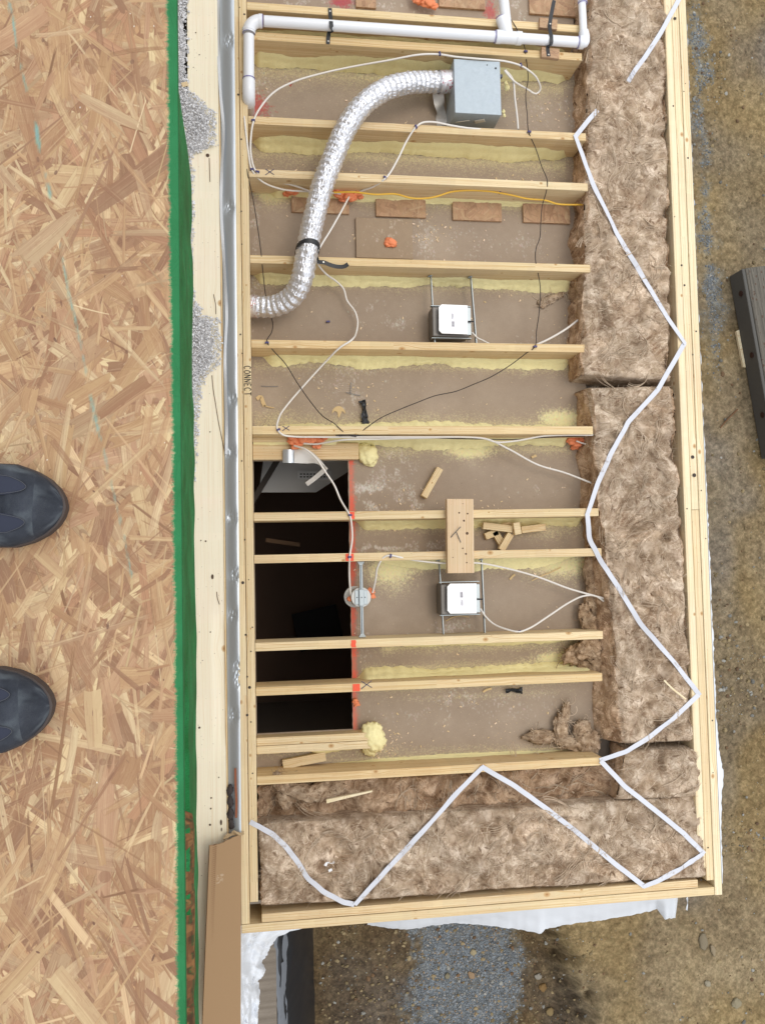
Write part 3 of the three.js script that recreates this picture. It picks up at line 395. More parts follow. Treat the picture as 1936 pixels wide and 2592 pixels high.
const inkMat = new THREE.MeshStandardMaterial({ color: col(28, 24, 26), roughness: 0.6 });
const penMat = new THREE.MeshStandardMaterial({ color: col(42, 44, 84), roughness: 0.6 });
const markPaint = new THREE.MeshStandardMaterial({ color: col(236, 92, 62), roughness: 0.7 });
{ // the hand-lettered word on the left rim: reads down the board
  const glyph = { C: [[[0.85, 0.85], [0.5, 1], [0.15, 0.75], [0.1, 0.35], [0.4, 0.02], [0.85, 0.15]]], O: [[[0.5, 1], [0.12, 0.6], [0.3, 0.05], [0.75, 0.1], [0.9, 0.6], [0.5, 1]]], N: [[[0.12, 0], [0.15, 1]], [[0.15, 1], [0.85, 0.05]], [[0.85, 0.05], [0.9, 1]]], E: [[[0.15, 0], [0.15, 1]], [[0.15, 1], [0.85, 0.95]], [[0.15, 0.52], [0.7, 0.5]], [[0.15, 0.02], [0.9, 0.05]]], T: [[[0.05, 0.97], [0.98, 1]], [[0.5, 1], [0.55, 0]]] };
  const A = P(621, 926, 0.003), B = P(622, 1003, 0.003), gs = []; const dz = (B.z - A.z) / 7;
  'CONNECT'.split('').forEach((ch, k) => { for (const st of glyph[ch]) { const pts = st.map(([u, v]) => new THREE.Vector3(-0.0455 + v * 0.031, 0.0027, A.z + dz * (k + u * 0.82))); gs.push(ribbon(pts, 0.0036, 0.0006, pts.length * 4)); } });
  part('ink_lettering', gs, inkMat, frame);
  for (const [px, py, s] of [[683, 435, 0.022], [928, 1733, 0.027], [724, 1084, 0.018]]) {
    const c = P(px, py, 0.002); const m = (a, b, c2, d2) => ribbon([new THREE.Vector3(c.x + a * s, 0.0022, c.z + b * s), new THREE.Vector3(c.x + c2 * s, 0.0024, c.z + d2 * s)], 0.003, 0.0006, 2);
    part('pen_mark', [m(-0.9, -0.6, 0.9, 0.55), m(-0.95, 0.7, 0.9, -0.65)], penMat, frame);
  }
  // sprayed bands on the joists over the hatch edge
  for (const [i, a, b] of [[7, 884, 897], [8, 873, 893], [9, 882, 894], [10, 884, 902]]) {
    const x0 = P(a, 1300, 0).x, x1 = P(b, 1300, 0).x; part('paint_mark', gridGeo(8, 6, (u, v) => new THREE.Vector3(x0 + (x1 - x0) * u + 0.002 * vn(v * 9, i), 0.0022, JZ[i] - 0.017 + 0.034 * v)), markPaint, frame);
  }
  // nail heads and holes
  const r = rng(88), gs2 = []; const nm = new THREE.MeshStandardMaterial({ color: col(58, 48, 42), roughness: 0.6, metalness: 0.3 }); const disc = (x, z, s, Y) => { const c = new THREE.CylinderGeometry(s, s, 0.0016, 8); c.translate(x, Y, z); return c; };
  for (let i = 0; i < 34; i++) { const L = r() < 0.5; gs2.push(disc(L ? -0.07 + r() * 0.05 : 2.115 + r() * 0.1, -2.7 + r() * 4.3, 0.0022 + r() * 0.003, 0.002)); }
  for (const [x, y, s] of [[1752, 1157, 0.009], [1756, 1203, 0.010], [1707, 47, 0.008], [1740, 400, 0.005], [615, 1475, 0.007], [632, 1740, 0.007], [626, 1810, 0.006]]) { const c = P(x, y, 0); gs2.push(disc(c.x, c.z, s, 0.002)); }
  for (const q of gs2) part('nail_head', q, nm, frame);
}

/* ---------- sprayed foam ---------- */
const foamTex = canvasTex(512, 512, (x, W, H) => { const r = rng(17); x.fillStyle = css(236, 225, 170); x.fillRect(0, 0, W, H); for (let i = 0; i < 9000; i++) { const d = (r() - 0.5) * 38; x.fillStyle = css(236 + d, 225 + d, 170 + d * 0.8, 0.3); x.beginPath(); x.ellipse(r() * W, r() * H, 1 + r() * 4, 1 + r() * 4, 0, 0, 7); x.fill(); } });
const foamMat = new THREE.MeshStandardMaterial({ map: foamTex, bumpMap: foamTex, bumpScale: 0.003, roughness: 0.9 });
function foamBead(j, side, x0, x1, w, h, seed, ramp = 0.05) {
  const zf = JZ[j] + side * 0.0195, L = x1 - x0, nu = Math.max(20, L * 120 | 0);
  const g = gridGeo(nu, 10, (u, v) => {
    const x = x0 + L * u, k = sstep(0, ramp, u * L) * sstep(0, ramp, (1 - u) * L), ww = w * k * (0.85 + 0.75 * fbm(x * 3.2, seed * 3.3, 1, 3) + 0.09 * vn(x * 26, seed) + 0.10 * vn(x * 90, seed)), hh = h * k * (0.9 + 0.8 * fbm(x * 4, seed * 1.7, 6, 3));
    const a = v * Math.PI / 2, bulge = 1 - 0.32 * Math.sin(2 * a); const out = Math.max(0.0005, ww * Math.sin(a) * bulge), up = hh * Math.cos(a) * bulge + (0.003 * vn(x * 70, v * 8, seed) + 0.0035 * vn(x * 38, v * 4, seed + 2)) * k;
    return new THREE.Vector3(x, YC + 0.0006 + Math.max(0, up), zf + side * out);
  }, (u, v, p) => [p.x / 0.25, v * 0.3]);
  part('foam_bead', g, foamMat, ceiling);
}
foamBead(0, 1, 0, 1.65, 0.03, 0.05, 1); foamBead(1, 1, 0, 1.64, 0.032, 0.1, 2); foamBead(2, 1, 0.0, 1.63, 0.036, 0.085, 3); foamBead(3, 1, 0.08, 1.62, 0.022, 0.05, 4);
foamBead(4, 1, 0.0, 1.64, 0.046, 0.05, 5); foamBead(5, 1, 0.04, 1.62, 0.05, 0.05, 6); foamBead(6, 1, 0.3, 1.6, 0.055, 0.06, 7); foamBead(6, -1, 0.0, 1.64, 0.045, 0.1, 8);
foamBead(7, 1, 0.48, 1.66, 0.045, 0.06, 9); foamBead(8, 1, 0.55, 1.62, 0.05, 0.03, 10, 0.2); foamBead(9, 1, 0.6, 1.66, 0.03, 0.05, 12, 0.2); foamBead(10, -1, 0.47, 1.67, 0.042, 0.07, 13); foamBead(10, 1, 0.49, 1.62, 0.022, 0.06, 14); foamBead(11, -1, 0.3, 1.6, 0.012, 0.03, 15, 0.3);
{ // foam under the upper header, and lumps at the header ends
  part('foam_bead', gridGeo(90, 8, (u, v) => { const x = -0.008 + 0.4 * u, a = v * Math.PI; return new THREE.Vector3(x, -0.139 + 0.016 * Math.sin(a) * (0.7 + 0.6 * fbm(x * 12, 3)), -0.595 + 0.036 * v + 0.004 * vn(x * 25, v * 3)); }, (u, v, p) => [p.x / 0.25, v * 0.2]), foamMat, ceiling);
  part('foam_bead', gridGeo(90, 8, (u, v) => { const x = -0.008 + 0.45 * u, a = v * Math.PI / 2; return new THREE.Vector3(x, YC + 0.05 * Math.cos(a), 0.9025 + 0.028 * Math.sin(a) * (0.7 + 0.9 * fbm(x * 10, 5))); }, (u, v, p) => [p.x / 0.25, v * 0.2]), foamMat, ceiling);
  for (const [px, py, Y, s, q] of [[930, 1150, -0.165, 0.05, 3], [920, 1138, -0.17, 0.035, 4], [938, 1166, -0.18, 0.03, 5], [942, 1856, -0.13, 0.054, 6], [948, 1876, -0.125, 0.05, 7], [938, 1892, -0.155, 0.04, 8]]) { const g = lump(s, 1, 0.7, 1, 0.2, q, 5, 4.5), c = P(px, py, Y); g.translate(c.x, c.y, c.z); part('foam_lump', g, foamMat, ceiling); }
}
const orangeMat = new THREE.MeshStandardMaterial({ color: col(236, 142, 98), roughness: 0.75 });
function orangeFoam(label, spots) { // fire-stop foam
  const c0 = P(spots[0][0], spots[0][1], spots[0][2]), t = thing('fire_stop_foam', label, 'foam', c0, 'orange foam seals around cables'); const gs = [];
  spots.forEach(([x, y, Y, s], i) => { const g = lump(s, 1.25, 0.7, 1, 0.42, i * 5 + x, 3, 2.6), c = P(x, y, Y); g.translate(c.x, c.y, c.z); gs.push(g); });
  part('foam_lump', gs, orangeMat, t);
}
orangeFoam('small orange foam seal left of the foil duct', [[734, 480, YC + 0.05, 0.02], [745, 486, YC + 0.04, 0.016], [726, 490, YC + 0.03, 0.015]]);
orangeFoam('large orange foam seal right of the foil duct under the white cables', [[860, 490, YC + 0.06, 0.022], [880, 494, YC + 0.06, 0.026], [905, 484, YC + 0.06, 0.02], [852, 480, YC + 0.07, 0.016], [892, 500, YC + 0.05, 0.02], [868, 502, YC + 0.04, 0.018], [910, 496, YC + 0.03, 0.016]]);
orangeFoam('round orange foam dab on the patch of ceiling board', [[988, 613, YC + 0.02, 0.022], [993, 618, YC + 0.022, 0.016], [981, 618, YC + 0.02, 0.014]]);
orangeFoam('orange foam seal along the board above the hatch', [[742, 1114, -0.1, 0.02], [765, 1112, -0.1, 0.022], [788, 1112, -0.1, 0.02], [808, 1113, -0.11, 0.017], [748, 1128, -0.11, 0.016], [756, 1124, -0.11, 0.016], [802, 1128, -0.12, 0.015], [738, 1106, -0.09, 0.014], [822, 1108, -0.1, 0.012]]);
orangeFoam('orange foam seal beside the wool batt at the right end of a joist', [[1447, 1116, YC + 0.05, 0.02], [1460, 1120, YC + 0.05, 0.022], [1472, 1113, YC + 0.05, 0.016], [1455, 1130, YC + 0.02, 0.018]]);
orangeFoam('orange foam lump at the upper edge of the photo', [[1062, -2, YC + 0.05, 0.026], [1082, 4, YC + 0.05, 0.028], [1096, 14, YC + 0.04, 0.018], [1050, -10, YC + 0.04, 0.02]]);
orangeFoam('tiny orange foam dab on the edge of the hatch', [[899, 1775, YC + 0.008, 0.012], [903, 1782, YC + 0.008, 0.012]]);

/* ---------- upper deck ---------- */
{
  const deck = thing('deck', 'strand board floor deck with a green painted edge', 'deck', [-0.6, YD - 0.3, 0], null, 'structure'); delete deck.userData.category;
  let g = bx(-1.2, -0.1075, YD - 0.018, YD, -1.8, 1.6, 0.0015, 0); let p = g.attributes.position, uv = g.attributes.uv;
  for (let i = 0; i < p.count; i++) uv.setXY(i, (p.getX(i) - OX0) / (OX1 - OX0), 1 - (p.getZ(i) - OZ0) / (OZ1 - OZ0));
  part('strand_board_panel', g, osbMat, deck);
  const edgeTex = canvasTex(2048, 256, (x, W, H) => {
    const r = rng(41); for (let i = 0; i < W; i++) for (let j = 0; j < H; j += 2) { const n = fbm(i / 60, j / 40, 3, 3) * 34 + (hash3(i, j, 7) - 0.5) * 26; x.fillStyle = css(13 + n, 118 + n, 58 + n); x.fillRect(i, j, 1, 2); }
    for (let i = 0; i < 2600; i++) { x.fillStyle = css(20, 66, 38, 0.4); x.beginPath(); x.ellipse(r() * W, r() * H, 1 + r() * 3, 1 + r() * 2, 0, 0, 7); x.fill(); }
    for (let i = 0; i < 700; i++) { x.fillStyle = css(120, 110, 60, 0.25); x.fillRect(r() * W, 40 + r() * 60, 4 + r() * 18, 2 + r() * 5); }
  });
  const brown = canvasTex(1024, 64, (x, W, H) => { const r = rng(5); x.fillStyle = css(112, 76, 44); x.fillRect(0, 0, W, H); for (let i = 0; i < 1500; i++) { const v = r(); x.fillStyle = v < 0.4 ? css(70, 46, 26, 0.5) : v < 0.7 ? css(150, 104, 60, 0.5) : v < 0.85 ? css(40, 80, 40, 0.5) : css(170, 130, 80, 0.5); x.fillRect(r() * W, r() * H, 4 + r() * 24, 1 + r() * 5); } });
  const edgeMat = new THREE.MeshStandardMaterial({ map: edgeTex, roughness: 0.75, bumpMap: edgeTex, bumpScale: 0.002 });
  // rim below the board: starts part-way, its lower half leans out towards the viewer's lower end
  const zs = P(455, 300, YD - 0.1).z;
  const face = (z, v) => { const low = sstep(0.05, 0.42, z); return -0.1095 + 0.0022 * vn(z * 22, v * 3, 4) - (v < 0.3 ? low * 0.010 : 0); };
  const mk = (v0, v1, nv, mat, z0, z1, name) => { const gg = gridGeo(220, nv, (u, v) => { const z = z0 + (z1 - z0) * u, k = v0 + (v1 - v0) * v; return new THREE.Vector3(face(z, k), YD - 0.0185 - 0.28 * k, z); }, (u, v) => [u * 1.5, v0 + (v1 - v0) * v]); part(name, gg, mat, deck); };
  part('rim_board', bx(-0.155, -0.1255, YD - 0.3, YD - 0.0185, zs, 1.6, 0.001, 2), edgeMat, deck);
  mk(0.0, 1, 26, edgeMat, zs, 1.6, 'rim_face');
  part('bare_edge', gridGeo(200, 8, (u, v) => { const z = 0.27 + 1.33 * u, grow = 0.05 + 0.30 * sstep(0.27, 0.46, z) + 0.03 * vn(z * 14, 3), k = 0.02 + grow * v * (1 + 0.12 * vn(z * 40, 7)); return new THREE.Vector3(face(z, k) + 0.0016 + 0.004 * v * sstep(0.3, 0.46, z), YD - 0.0185 - 0.28 * k, z); }, (u, v) => [u * 2, v]), new THREE.MeshStandardMaterial({ map: brown, roughness: 0.9 }), deck, 'bare brown strip of the deck edge');
  part('deck_base', bx(-1.2, -0.156, YD - 0.3, YD - 0.0185, -1.8, 1.6, 0), wallMat, deck);
}

/* ---------- cream plate, sheathing strip, metal flashing ---------- */
{
  const t = thing('wall_plate', 'long cream timber wall plate between the green deck edge and the metal strip', 'timber', [-0.21, -0.04, -0.5]);
  part('plank', gridGeo(6, 300, (u, v) => { const z = -3.3 + 5.6 * v; const wane = sstep(0.15, 0.3, z) * (1 - sstep(0.75, 0.95, z)); const x = -0.29 + 0.141 * u; return new THREE.Vector3(x, 0.0 - 0.012 * (u > 0.83 ? wane : 0) + 0.0006 * vn(z * 9, u * 3), z); }, (u, v) => [v * 3.5, u * 0.6]), creamWood, t);
  part('plank_body', bx(-0.2895, -0.1495, -0.04, -0.0135, -3.3, 2.3, 0.001, 2), creamWood, t);
  part('sheathing_strip', bx(-0.1485, -0.1405, -0.2, -0.004, -3.3, 1.25, 0.001, 2, 3), wood[3], t);
  const gs = [], r = rng(29); const dot = (x, y, s, l = 1) => { const c = P(x, y, 0.0015), g = new THREE.CylinderGeometry(s, s, 0.001, 7); g.scale(1, 1, l); g.translate(c.x, 0.0016, c.z); gs.push(g); };
  for (const [x, y, s, l] of [[496, 82, 0.003], [505, 138, 0.003], [490, 170, 0.002], [483, 235, 0.003], [526, 393, 0.009], [492, 1208, 0.004], [532, 1093, 0.003], [538, 1460, 0.006, 2], [521, 1370, 0.004], [509, 1368, 0.003], [533, 1600, 0.003], [505, 1600, 0.002], [513, 1672, 0.002], [554, 1968, 0.003], [535, 2020, 0.004], [534, 2047, 0.004], [532, 2088, 0.005], [560, 2082, 0.005, 2.6], [561, 2100, 0.003, 3], [505, 1842, 0.005]]) dot(x, y, s, l);
  const sm2 = new THREE.MeshStandardMaterial({ color: col(84, 66, 52), roughness: 0.9 }); for (const q of gs) part('stain', q, sm2, t);
  const crack = []; for (const L of [[[541, 745], [546, 770], [547, 795]], [[537, 950], [540, 985], [545, 1015], [552, 1060], [562, 1110], [571, 1150]], [[530, 400], [531, 430], [532, 460]], [[549, 1498], [551, 1515], [556, 1530]]]) crack.push(ribbon(PL(L, 0.0012), 0.0032, 0.0008, 12));
  const cm2 = new THREE.MeshStandardMaterial({ color: col(96, 70, 48), roughness: 0.9 }); for (const q of crack) part('crack', q, cm2, t);
}
{
  const m = new THREE.MeshPhysicalMaterial({ color: col(184, 191, 197), metalness: 0.62, roughness: 0.4 });
  const dents = [[580, 102], [582, 525], [588, 1010], [586, 1145], [588, 1310], [594, 1455], [590, 1555], [601, 1690], [603, 1720], [592, 1810]].map((q) => P(q[0], q[1], 0));
  const g = gridGeo(26, 900, (u, v) => {
    const z = -3.3 + 4.55 * v, xr = -0.067 - 0.017 * v, x = -0.139 + (xr + 0.139) * u; let y = -0.012 + 0.017 * sstep(0.1, 0.95, u) + 0.004 * Math.sin(u * 3.1) + 0.003 * fbm(z * 1.6, u * 0.6, 2, 2) + 0.0003 * fbm(z * 14, u * 4, 4, 2);
    for (const d of dents) { const r2 = ((x - d.x) ** 2) / 0.00035 + ((z - d.z) ** 2) / 0.0011; if (r2 < 9) y -= 0.007 * Math.exp(-r2) * (1 + 0.5 * vn(x * 160, z * 110, 3)); }
    return new THREE.Vector3(x, y, z);
  });
  single('metal_flashing', g, m, 'wavy shiny metal flashing strip along the left rim board', 'flashing');
  // clear plastic film tucked along the flashing
  const film = ribbon(PL([[552, -10], [553, 120], [558, 230], [566, 330], [562, 420], [560, 520], [566, 640], [572, 740], [574, 800], [570, 900], [572, 1000], [574, 1090], [573, 1150]], 0.0), 0.014, 0.0006, 160, (t) => 0.5 * Math.sin(t * 23));
  single('plastic_film', film, new THREE.MeshPhysicalMaterial({ color: col(222, 224, 226), roughness: 0.4, transmission: 0.35, thickness: 0, side: THREE.DoubleSide }), 'narrow crinkled strip of pale plastic film beside the metal flashing', 'film');
  const scrap = thing('debris_scrap', 'dark crumpled debris between the cream plate and the rim near the cardboard', 'debris', P(585, 2040, 0));
  const gs = [[582, 2000, 0.016, 1], [583, 2030, 0.016, 2], [584, 2060, 0.017, 3], [586, 2085, 0.015, 4]].map(([x, y, s, q]) => { const l = lump(s, 0.8, 0.7, 1.6, 0.4, q), c = P(x, y, 0.0); l.translate(c.x, c.y, c.z); return l; });
  part('crumpled_body', gs, new THREE.MeshStandardMaterial({ color: col(64, 56, 54), roughness: 0.9 }), scrap);
  single('wood_sliver', ribbon(PL([[596, 1945], [597, 1990], [599, 2030], [598, 2070]], 0.012), 0.010, 0.004, 20), new THREE.MeshStandardMaterial({ color: col(140, 86, 62), roughness: 0.9 }), 'thin reddish brown splinter standing beside the dark debris', 'splinter');
}

/* ---------- grey cellulose ---------- */
{
  const edge = [[-20, 472], [60, 470], [160, 468], [230, 472], [250, 500], [285, 540], [330, 543], [372, 542], [390, 485], [480, 484], [600, 485], [700, 483], [755, 486], [770, 500], [800, 508], [808, 548], [870, 556], [925, 552], [955, 515], [1000, 506], [1060, 499], [1110, 494], [1175, 490], [1215, 486]];
  const bare = (y) => (y > 55 && y < 78) || (y > 130 && y < 155);
  const right = (y) => { for (let i = 1; i < edge.length; i++) if (y <= edge[i][0]) { const a = edge[i - 1], b = edge[i]; return a[1] + (b[1] - a[1]) * (y - a[0]) / (b[0] - a[0]); } return 486; };
  const t = thing('loose_cellulose', 'grey fluffy loose cellulose insulation spilled over the cream plate beside the green edge', 'insulation', P(490, 600, 0), null, 'stuff'); delete t.userData.category;
  const g = gridGeo(16, 520, (u, v) => { const y = -25 + 1240 * v, a = P(436, y, 0), b = P(right(y) + 5 * vn(y / 9, 2) - 2, y, 0); const x = a.x + (b.x - a.x) * u, z = a.z; const k = Math.sin(Math.PI * clamp(u * 0.8 + 0.2, 0, 1)); return new THREE.Vector3(x, -0.006 + 0.018 * k + 0.012 * k * fbm(x * 50, z * 50, 2, 3), z); });
  part('fluff', g, new THREE.MeshStandardMaterial({ color: col(208, 206, 206), roughness: 1 }), t);
  const r = rng(909), n = 9000, base = lump(1, 1, 0.7, 1.3, 0.5, 4, 1, 2), m = new THREE.InstancedMesh(base, new THREE.MeshStandardMaterial({ roughness: 1 }), n), M = new THREE.Matrix4(), Q = new THREE.Quaternion(), c = new THREE.Color(), o = ORG.get(t);
  let k = 0; while (k < n) { const y = -25 + r() * 1245, x1 = right(y) + 5 + 6 * vn(y / 9, 2); if (bare(y) && r() < 0.6) { r(); continue; } const wide = x1 - 440; if (r() > wide / 110) continue; const x = 440 + r() * wide, p = P(x + gauss(r) * 2, y, 0); const e = clamp((x1 - x) / 20, 0, 1); Q.setFromEuler(new THREE.Euler(r() * 3, r() * 6, r() * 3)); const s = 0.0016 + r() * r() * 0.0038; M.compose(new THREE.Vector3(p.x, 0.006 + e * 0.02 + r() * 0.012 * e, p.z).sub(o), Q, new THREE.Vector3(s, s, s)); m.setMatrixAt(k, M); const v = 196 + r() * 46; c.setRGB(v / 255, v / 255, (v + 2) / 255, THREE.SRGBColorSpace); m.setColorAt(k, c); k++; }
  m.name = 'crumbs'; m.castShadow = m.receiveShadow = true; m.userData.kind = 'stuff'; t.add(m);
  single('wood_chip', obox(P(459, 315, 0.03), [0.075, 0.004, 0.016], -1.05, 3), wood[2], 'pale wood chip leaning on the grey cellulose by the green edge', 'wood chip');
  single('wood_chip', obox(P(468, 213, 0.03), [0.03, 0.004, 0.022], 0.3, 4), wood[3], 'small square wood chip on the grey cellulose near the upper edge', 'wood chip');
}

/* ---------- mineral wool batts ---------- */
function batt(label, c, T, seed, opt = {}) { // c: four photo-measured corners TL TR BR BL of the top face
  const Y = opt.Y || 0, [A, B, C, D] = c.map((q) => P(q[0], q[1], Y)), wid = A.distanceTo(B), len = A.distanceTo(D);
  const nu = Math.ceil((wid + 2 * T) / 0.0075), nv = Math.ceil(len / 0.0075), amp = opt.amp || 1, dark = opt.dark || 0;
  const colr = [], pos = [], uv = [], idx = [];
  const prof = (s) => { // arc position -> across (0..1), drop
    const tot = wid + 2 * T, a = s * tot; if (a < T) return [0, -(T - a), -1]; if (a > T + wid) return [1, -(a - T - wid), 1]; return [(a - T) / wid, 0, 0];
  };
  const warp = (x, y, z) => { const wx = 0.05 * vn(x * 9, y * 9, z * 9 + seed), wz = 0.05 * vn(x * 9 + 31, y * 9, z * 9 - seed); return [x + wx, y, z + wz]; };
  for (let j = 0; j <= nv; j++) for (let i = 0; i <= nu; i++) {
    const v = j / nv, s = i / nu; let [u, drop, side] = prof(s);
    const L = A.clone().lerp(D, v), R = B.clone().lerp(C, v); const q = L.lerp(R, u);
    const z = q.z; q.x += side === 0 ? 0 : 0.012 * vn(z * 8, seed) ;
    // rounded shoulders and ends
    const eu = Math.min(u, 1 - u) * wid, ev = Math.min(v, 1 - v) * len; const rd = 0.025; let y = Y + drop;
    if (side === 0 && eu < rd) y -= rd * (1 - Math.sqrt(1 - (1 - eu / rd) ** 2)) * 0.8;
    if (side !== 0) { q.x += side * 0.006 * vn(z * 30, y * 30, seed) + ((opt.lean || 0) + (opt.lean2 || 0) * v) * drop * (side < 0 ? 1 : -1) * (side < 0 ? 1 : 0); }
    if (ev < 0.03) { const k = 1 - ev / 0.03; y -= (0.012 * k + (k >= 0.99 ? T : 0.02 * k * k * k)); }
    const [wx, wy, wz] = warp(q.x, y, z);
    const ridge = Math.pow(Math.min(1, Math.abs(fbm(wx * 5, wy * 5, wz * 5 + seed * 3, 3)) * 3.2), 0.6), ridge2 = Math.pow(Math.min(1, Math.abs(fbm(wx * 19, wy * 19, wz * 19 + seed, 3)) * 3), 0.6); const b = fbm(wx * 16 + 3, wy * 16, wz * 16 + seed, 4), f = fbm(wx * 55, wy * 55, wz * 55 + seed, 3);
    let d = amp * (0.032 * (ridge - 0.75) + 0.010 * (ridge2 - 0.6) + 0.018 * b + 0.004 * f); if (side !== 0) d *= 0.55;
    if (side === 0) { q.y = y + d * clamp(ev / 0.02, 0.1, 1) + 0.010 * vn(q.x * 4, z * 4, seed + 2); } else { q.y = y; q.x += side * d; }
    for (const h of opt.pits || []) { const hp = P(h[0], h[1], Y), dx = q.x - hp.x, dz = q.z - hp.z, r2 = (dx * dx + dz * dz) / (h[2] * h[2]); if (side === 0) q.y -= h[3] * Math.exp(-r2 * 2); }
    if (side === 0 && !opt.free) { const [sd, sy] = strapNear(q.x, q.z); if (sd < 0.05) q.y = Math.min(q.y, sy - 0.003 + 0.034 * Math.pow(Math.max(0, sd - 0.011) / 0.039, 1.3)); }
    const uw = 0.16 * fbm(q.x * 2.4 + seed, q.z * 2.4, 1, 2), vw = 0.16 * fbm(q.x * 2.4, q.z * 2.4 + seed, 6, 2);
    pos.push(q.x, q.y, q.z); uv.push(uw + (s * (wid + 2 * T)) / 0.6 + seed * 0.31, vw + (v * len + (v === 0 ? -T : v === 1 ? T : 0)) / 0.6 + seed * 0.17);
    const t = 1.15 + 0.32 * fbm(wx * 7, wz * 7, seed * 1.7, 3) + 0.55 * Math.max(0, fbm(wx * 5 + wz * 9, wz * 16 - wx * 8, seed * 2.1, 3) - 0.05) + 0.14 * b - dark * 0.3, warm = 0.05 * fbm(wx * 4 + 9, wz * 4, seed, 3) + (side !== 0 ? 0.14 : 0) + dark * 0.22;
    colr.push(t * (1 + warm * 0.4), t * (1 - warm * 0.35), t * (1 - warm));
  }
  for (let j = 0; j < nv; j++) for (let i = 0; i < nu; i++) { const a = j * (nu + 1) + i, b = a + 1, cc = a + nu + 1, d = cc + 1; idx.push(a, cc, b, b, cc, d); }
  const g = new THREE.BufferGeometry(); g.setAttribute('position', new THREE.Float32BufferAttribute(pos, 3)); g.setAttribute('uv', new THREE.Float32BufferAttribute(uv, 2)); g.setAttribute('color', new THREE.Float32BufferAttribute(colr.map((q) => Math.max(0.05, q)), 3)); g.setIndex(idx); g.computeVertexNormals();
  const t = thing('insulation_batt', label, 'insulation', [(A.x + C.x) / 2, Y - T, (A.z + C.z) / 2]);
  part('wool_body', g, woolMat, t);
  // loose fibres and tufts lying on the surface
  const r = rng(seed * 131 + 7), gsL = [], gsD = [], n = Math.round((opt.fibres || 3200) * wid * len); const row = nu + 1, b0 = ORG.get(t);
  for (let k = 0; k < n; k++) {
    const i = Math.floor(((T - 0.02) / (wid + 2 * T) + r() * (wid + 0.04) / (wid + 2 * T)) * nu), j = 1 + Math.floor(r() * (nv - 2)), id = j * row + i; const p0 = new THREE.Vector3(pos[id * 3], pos[id * 3 + 1], pos[id * 3 + 2]);
    let a = vn(p0.x * 8 + seed, p0.z * 8) * 5 + gauss(r) * 0.5; const cur = gauss(r) * 0.55, L = 0.005 + r() * r() * 0.012, pts = []; let x = p0.x, z = p0.z; const lift = 0.001 + r() * 0.003, rise = r() < 0.4 ? r() * 0.004 : 0;
    for (let q = 0; q < 5; q++) { const ii = clamp(i + Math.round((x - p0.x) / 0.0075), 0, nu), jj = clamp(j + Math.round((z - p0.z) / 0.0075), 1, nv - 1), y = pos[(jj * row + ii) * 3 + 1]; pts.push(new THREE.Vector3(x, Math.max(y, p0.y - 0.03) + lift + rise * q, z)); a += cur + gauss(r) * 0.15; x += Math.cos(a) * L; z += Math.sin(a) * L; }
    (r() < 0.6 ? gsL : gsD).push(new THREE.TubeGeometry(new THREE.CatmullRomCurve3(pts), 5, 0.00035 + r() * r() * 0.0008, 3));
  }
  for (let k = 0; k < Math.round((opt.wisps || 70) * wid * len); k++) { // long pale wisps
    const i = Math.floor((T / (wid + 2 * T) + (0.06 + 0.88 * r()) * wid / (wid + 2 * T)) * nu), j = 4 + Math.floor(r() * (nv - 8)), id = j * row + i; let x = pos[id * 3], z = pos[id * 3 + 2]; const x0 = x, z0 = z; let a = r() * 6.28; const cur = gauss(r) * 0.28, L = 0.012 + r() * 0.022, m = 3 + (r() * 4 | 0), ring = [];
    for (let q = 0; q < 7; q++) { const ii = clamp(i + Math.round((x - x0) / 0.0075), 0, nu), jj = clamp(j + Math.round((z - z0) / 0.0075), 1, nv - 1); if (Math.abs(x - pos[(jj * row + ii) * 3]) > 0.03) break; ring.push(new THREE.Vector3(x, pos[(jj * row + ii) * 3 + 1] + 0.003, z)); a += cur + gauss(r) * 0.12; x += Math.cos(a) * L; z += Math.sin(a) * L; }
    if (ring.length < 4) continue; const side = new THREE.Vector3(-Math.sin(a), 0, Math.cos(a));
    for (let f = 0; f < m; f++) { const o2 = gauss(r) * 0.007, k2 = gauss(r) * 0.006; gsL.push(new THREE.TubeGeometry(new THREE.CatmullRomCurve3(ring.map((p, q) => p.clone().addScaledVector(side, o2 + k2 * q * 0.4).add(new THREE.Vector3(0, 0.002 * r(), 0)))), 9, 0.0007 + r() * 0.0012, 3)); }
  }
  if (gsL.length) part('loose_fibres', gsL, strandMat, t).userData.kind = 'stuff'; if (gsD.length) part('loose_fibres', gsD, strandDark, t).userData.kind = 'stuff';
  return t;
}
batt('long brown mineral wool batt at upper right along the rim', [[1494, -90], [1682, -90], [1696, 968], [1476, 950]], 0.2, 1, { lean: 0.06, lean2: 0, pits: [[1520, 130, 0.03, 0.03], [1560, 200, 0.02, 0.03], [1625, 395, 0.05, 0.03], [1600, 880, 0.04, 0.02], [1560, 720, 0.05, 0.015]] });
batt('long brown mineral wool batt at middle right below the gap', [[1492, 975], [1700, 972], [1757, 1882], [1578, 1888]], 0.2, 2, { lean: 0.06, lean2: 0.3, pits: [[1690, 1360, 0.03, 0.05], [1655, 1505, 0.016, 0.05], [1630, 1530, 0.012, 0.03], [1560, 1405, 0.02, 0.02]] });
batt('short mineral wool piece in the lower right corner above the long batt', [[1585, 1894], [1762, 1892], [1774, 2024], [1560, 2030]], 0.2, 3, { });
batt('wide mineral wool batt along the lower rim', [[652, 2084], [1775, 2012], [1786, 2226], [664, 2302]], 0.2, 4, { pits: [[815, 2195, 0.035, 0.05], [700, 2265, 0.025, 0.05], [1140, 2075, 0.03, 0.035], [1740, 2090, 0.02, 0.03], [1460, 2150, 0.03, 0.02]] });
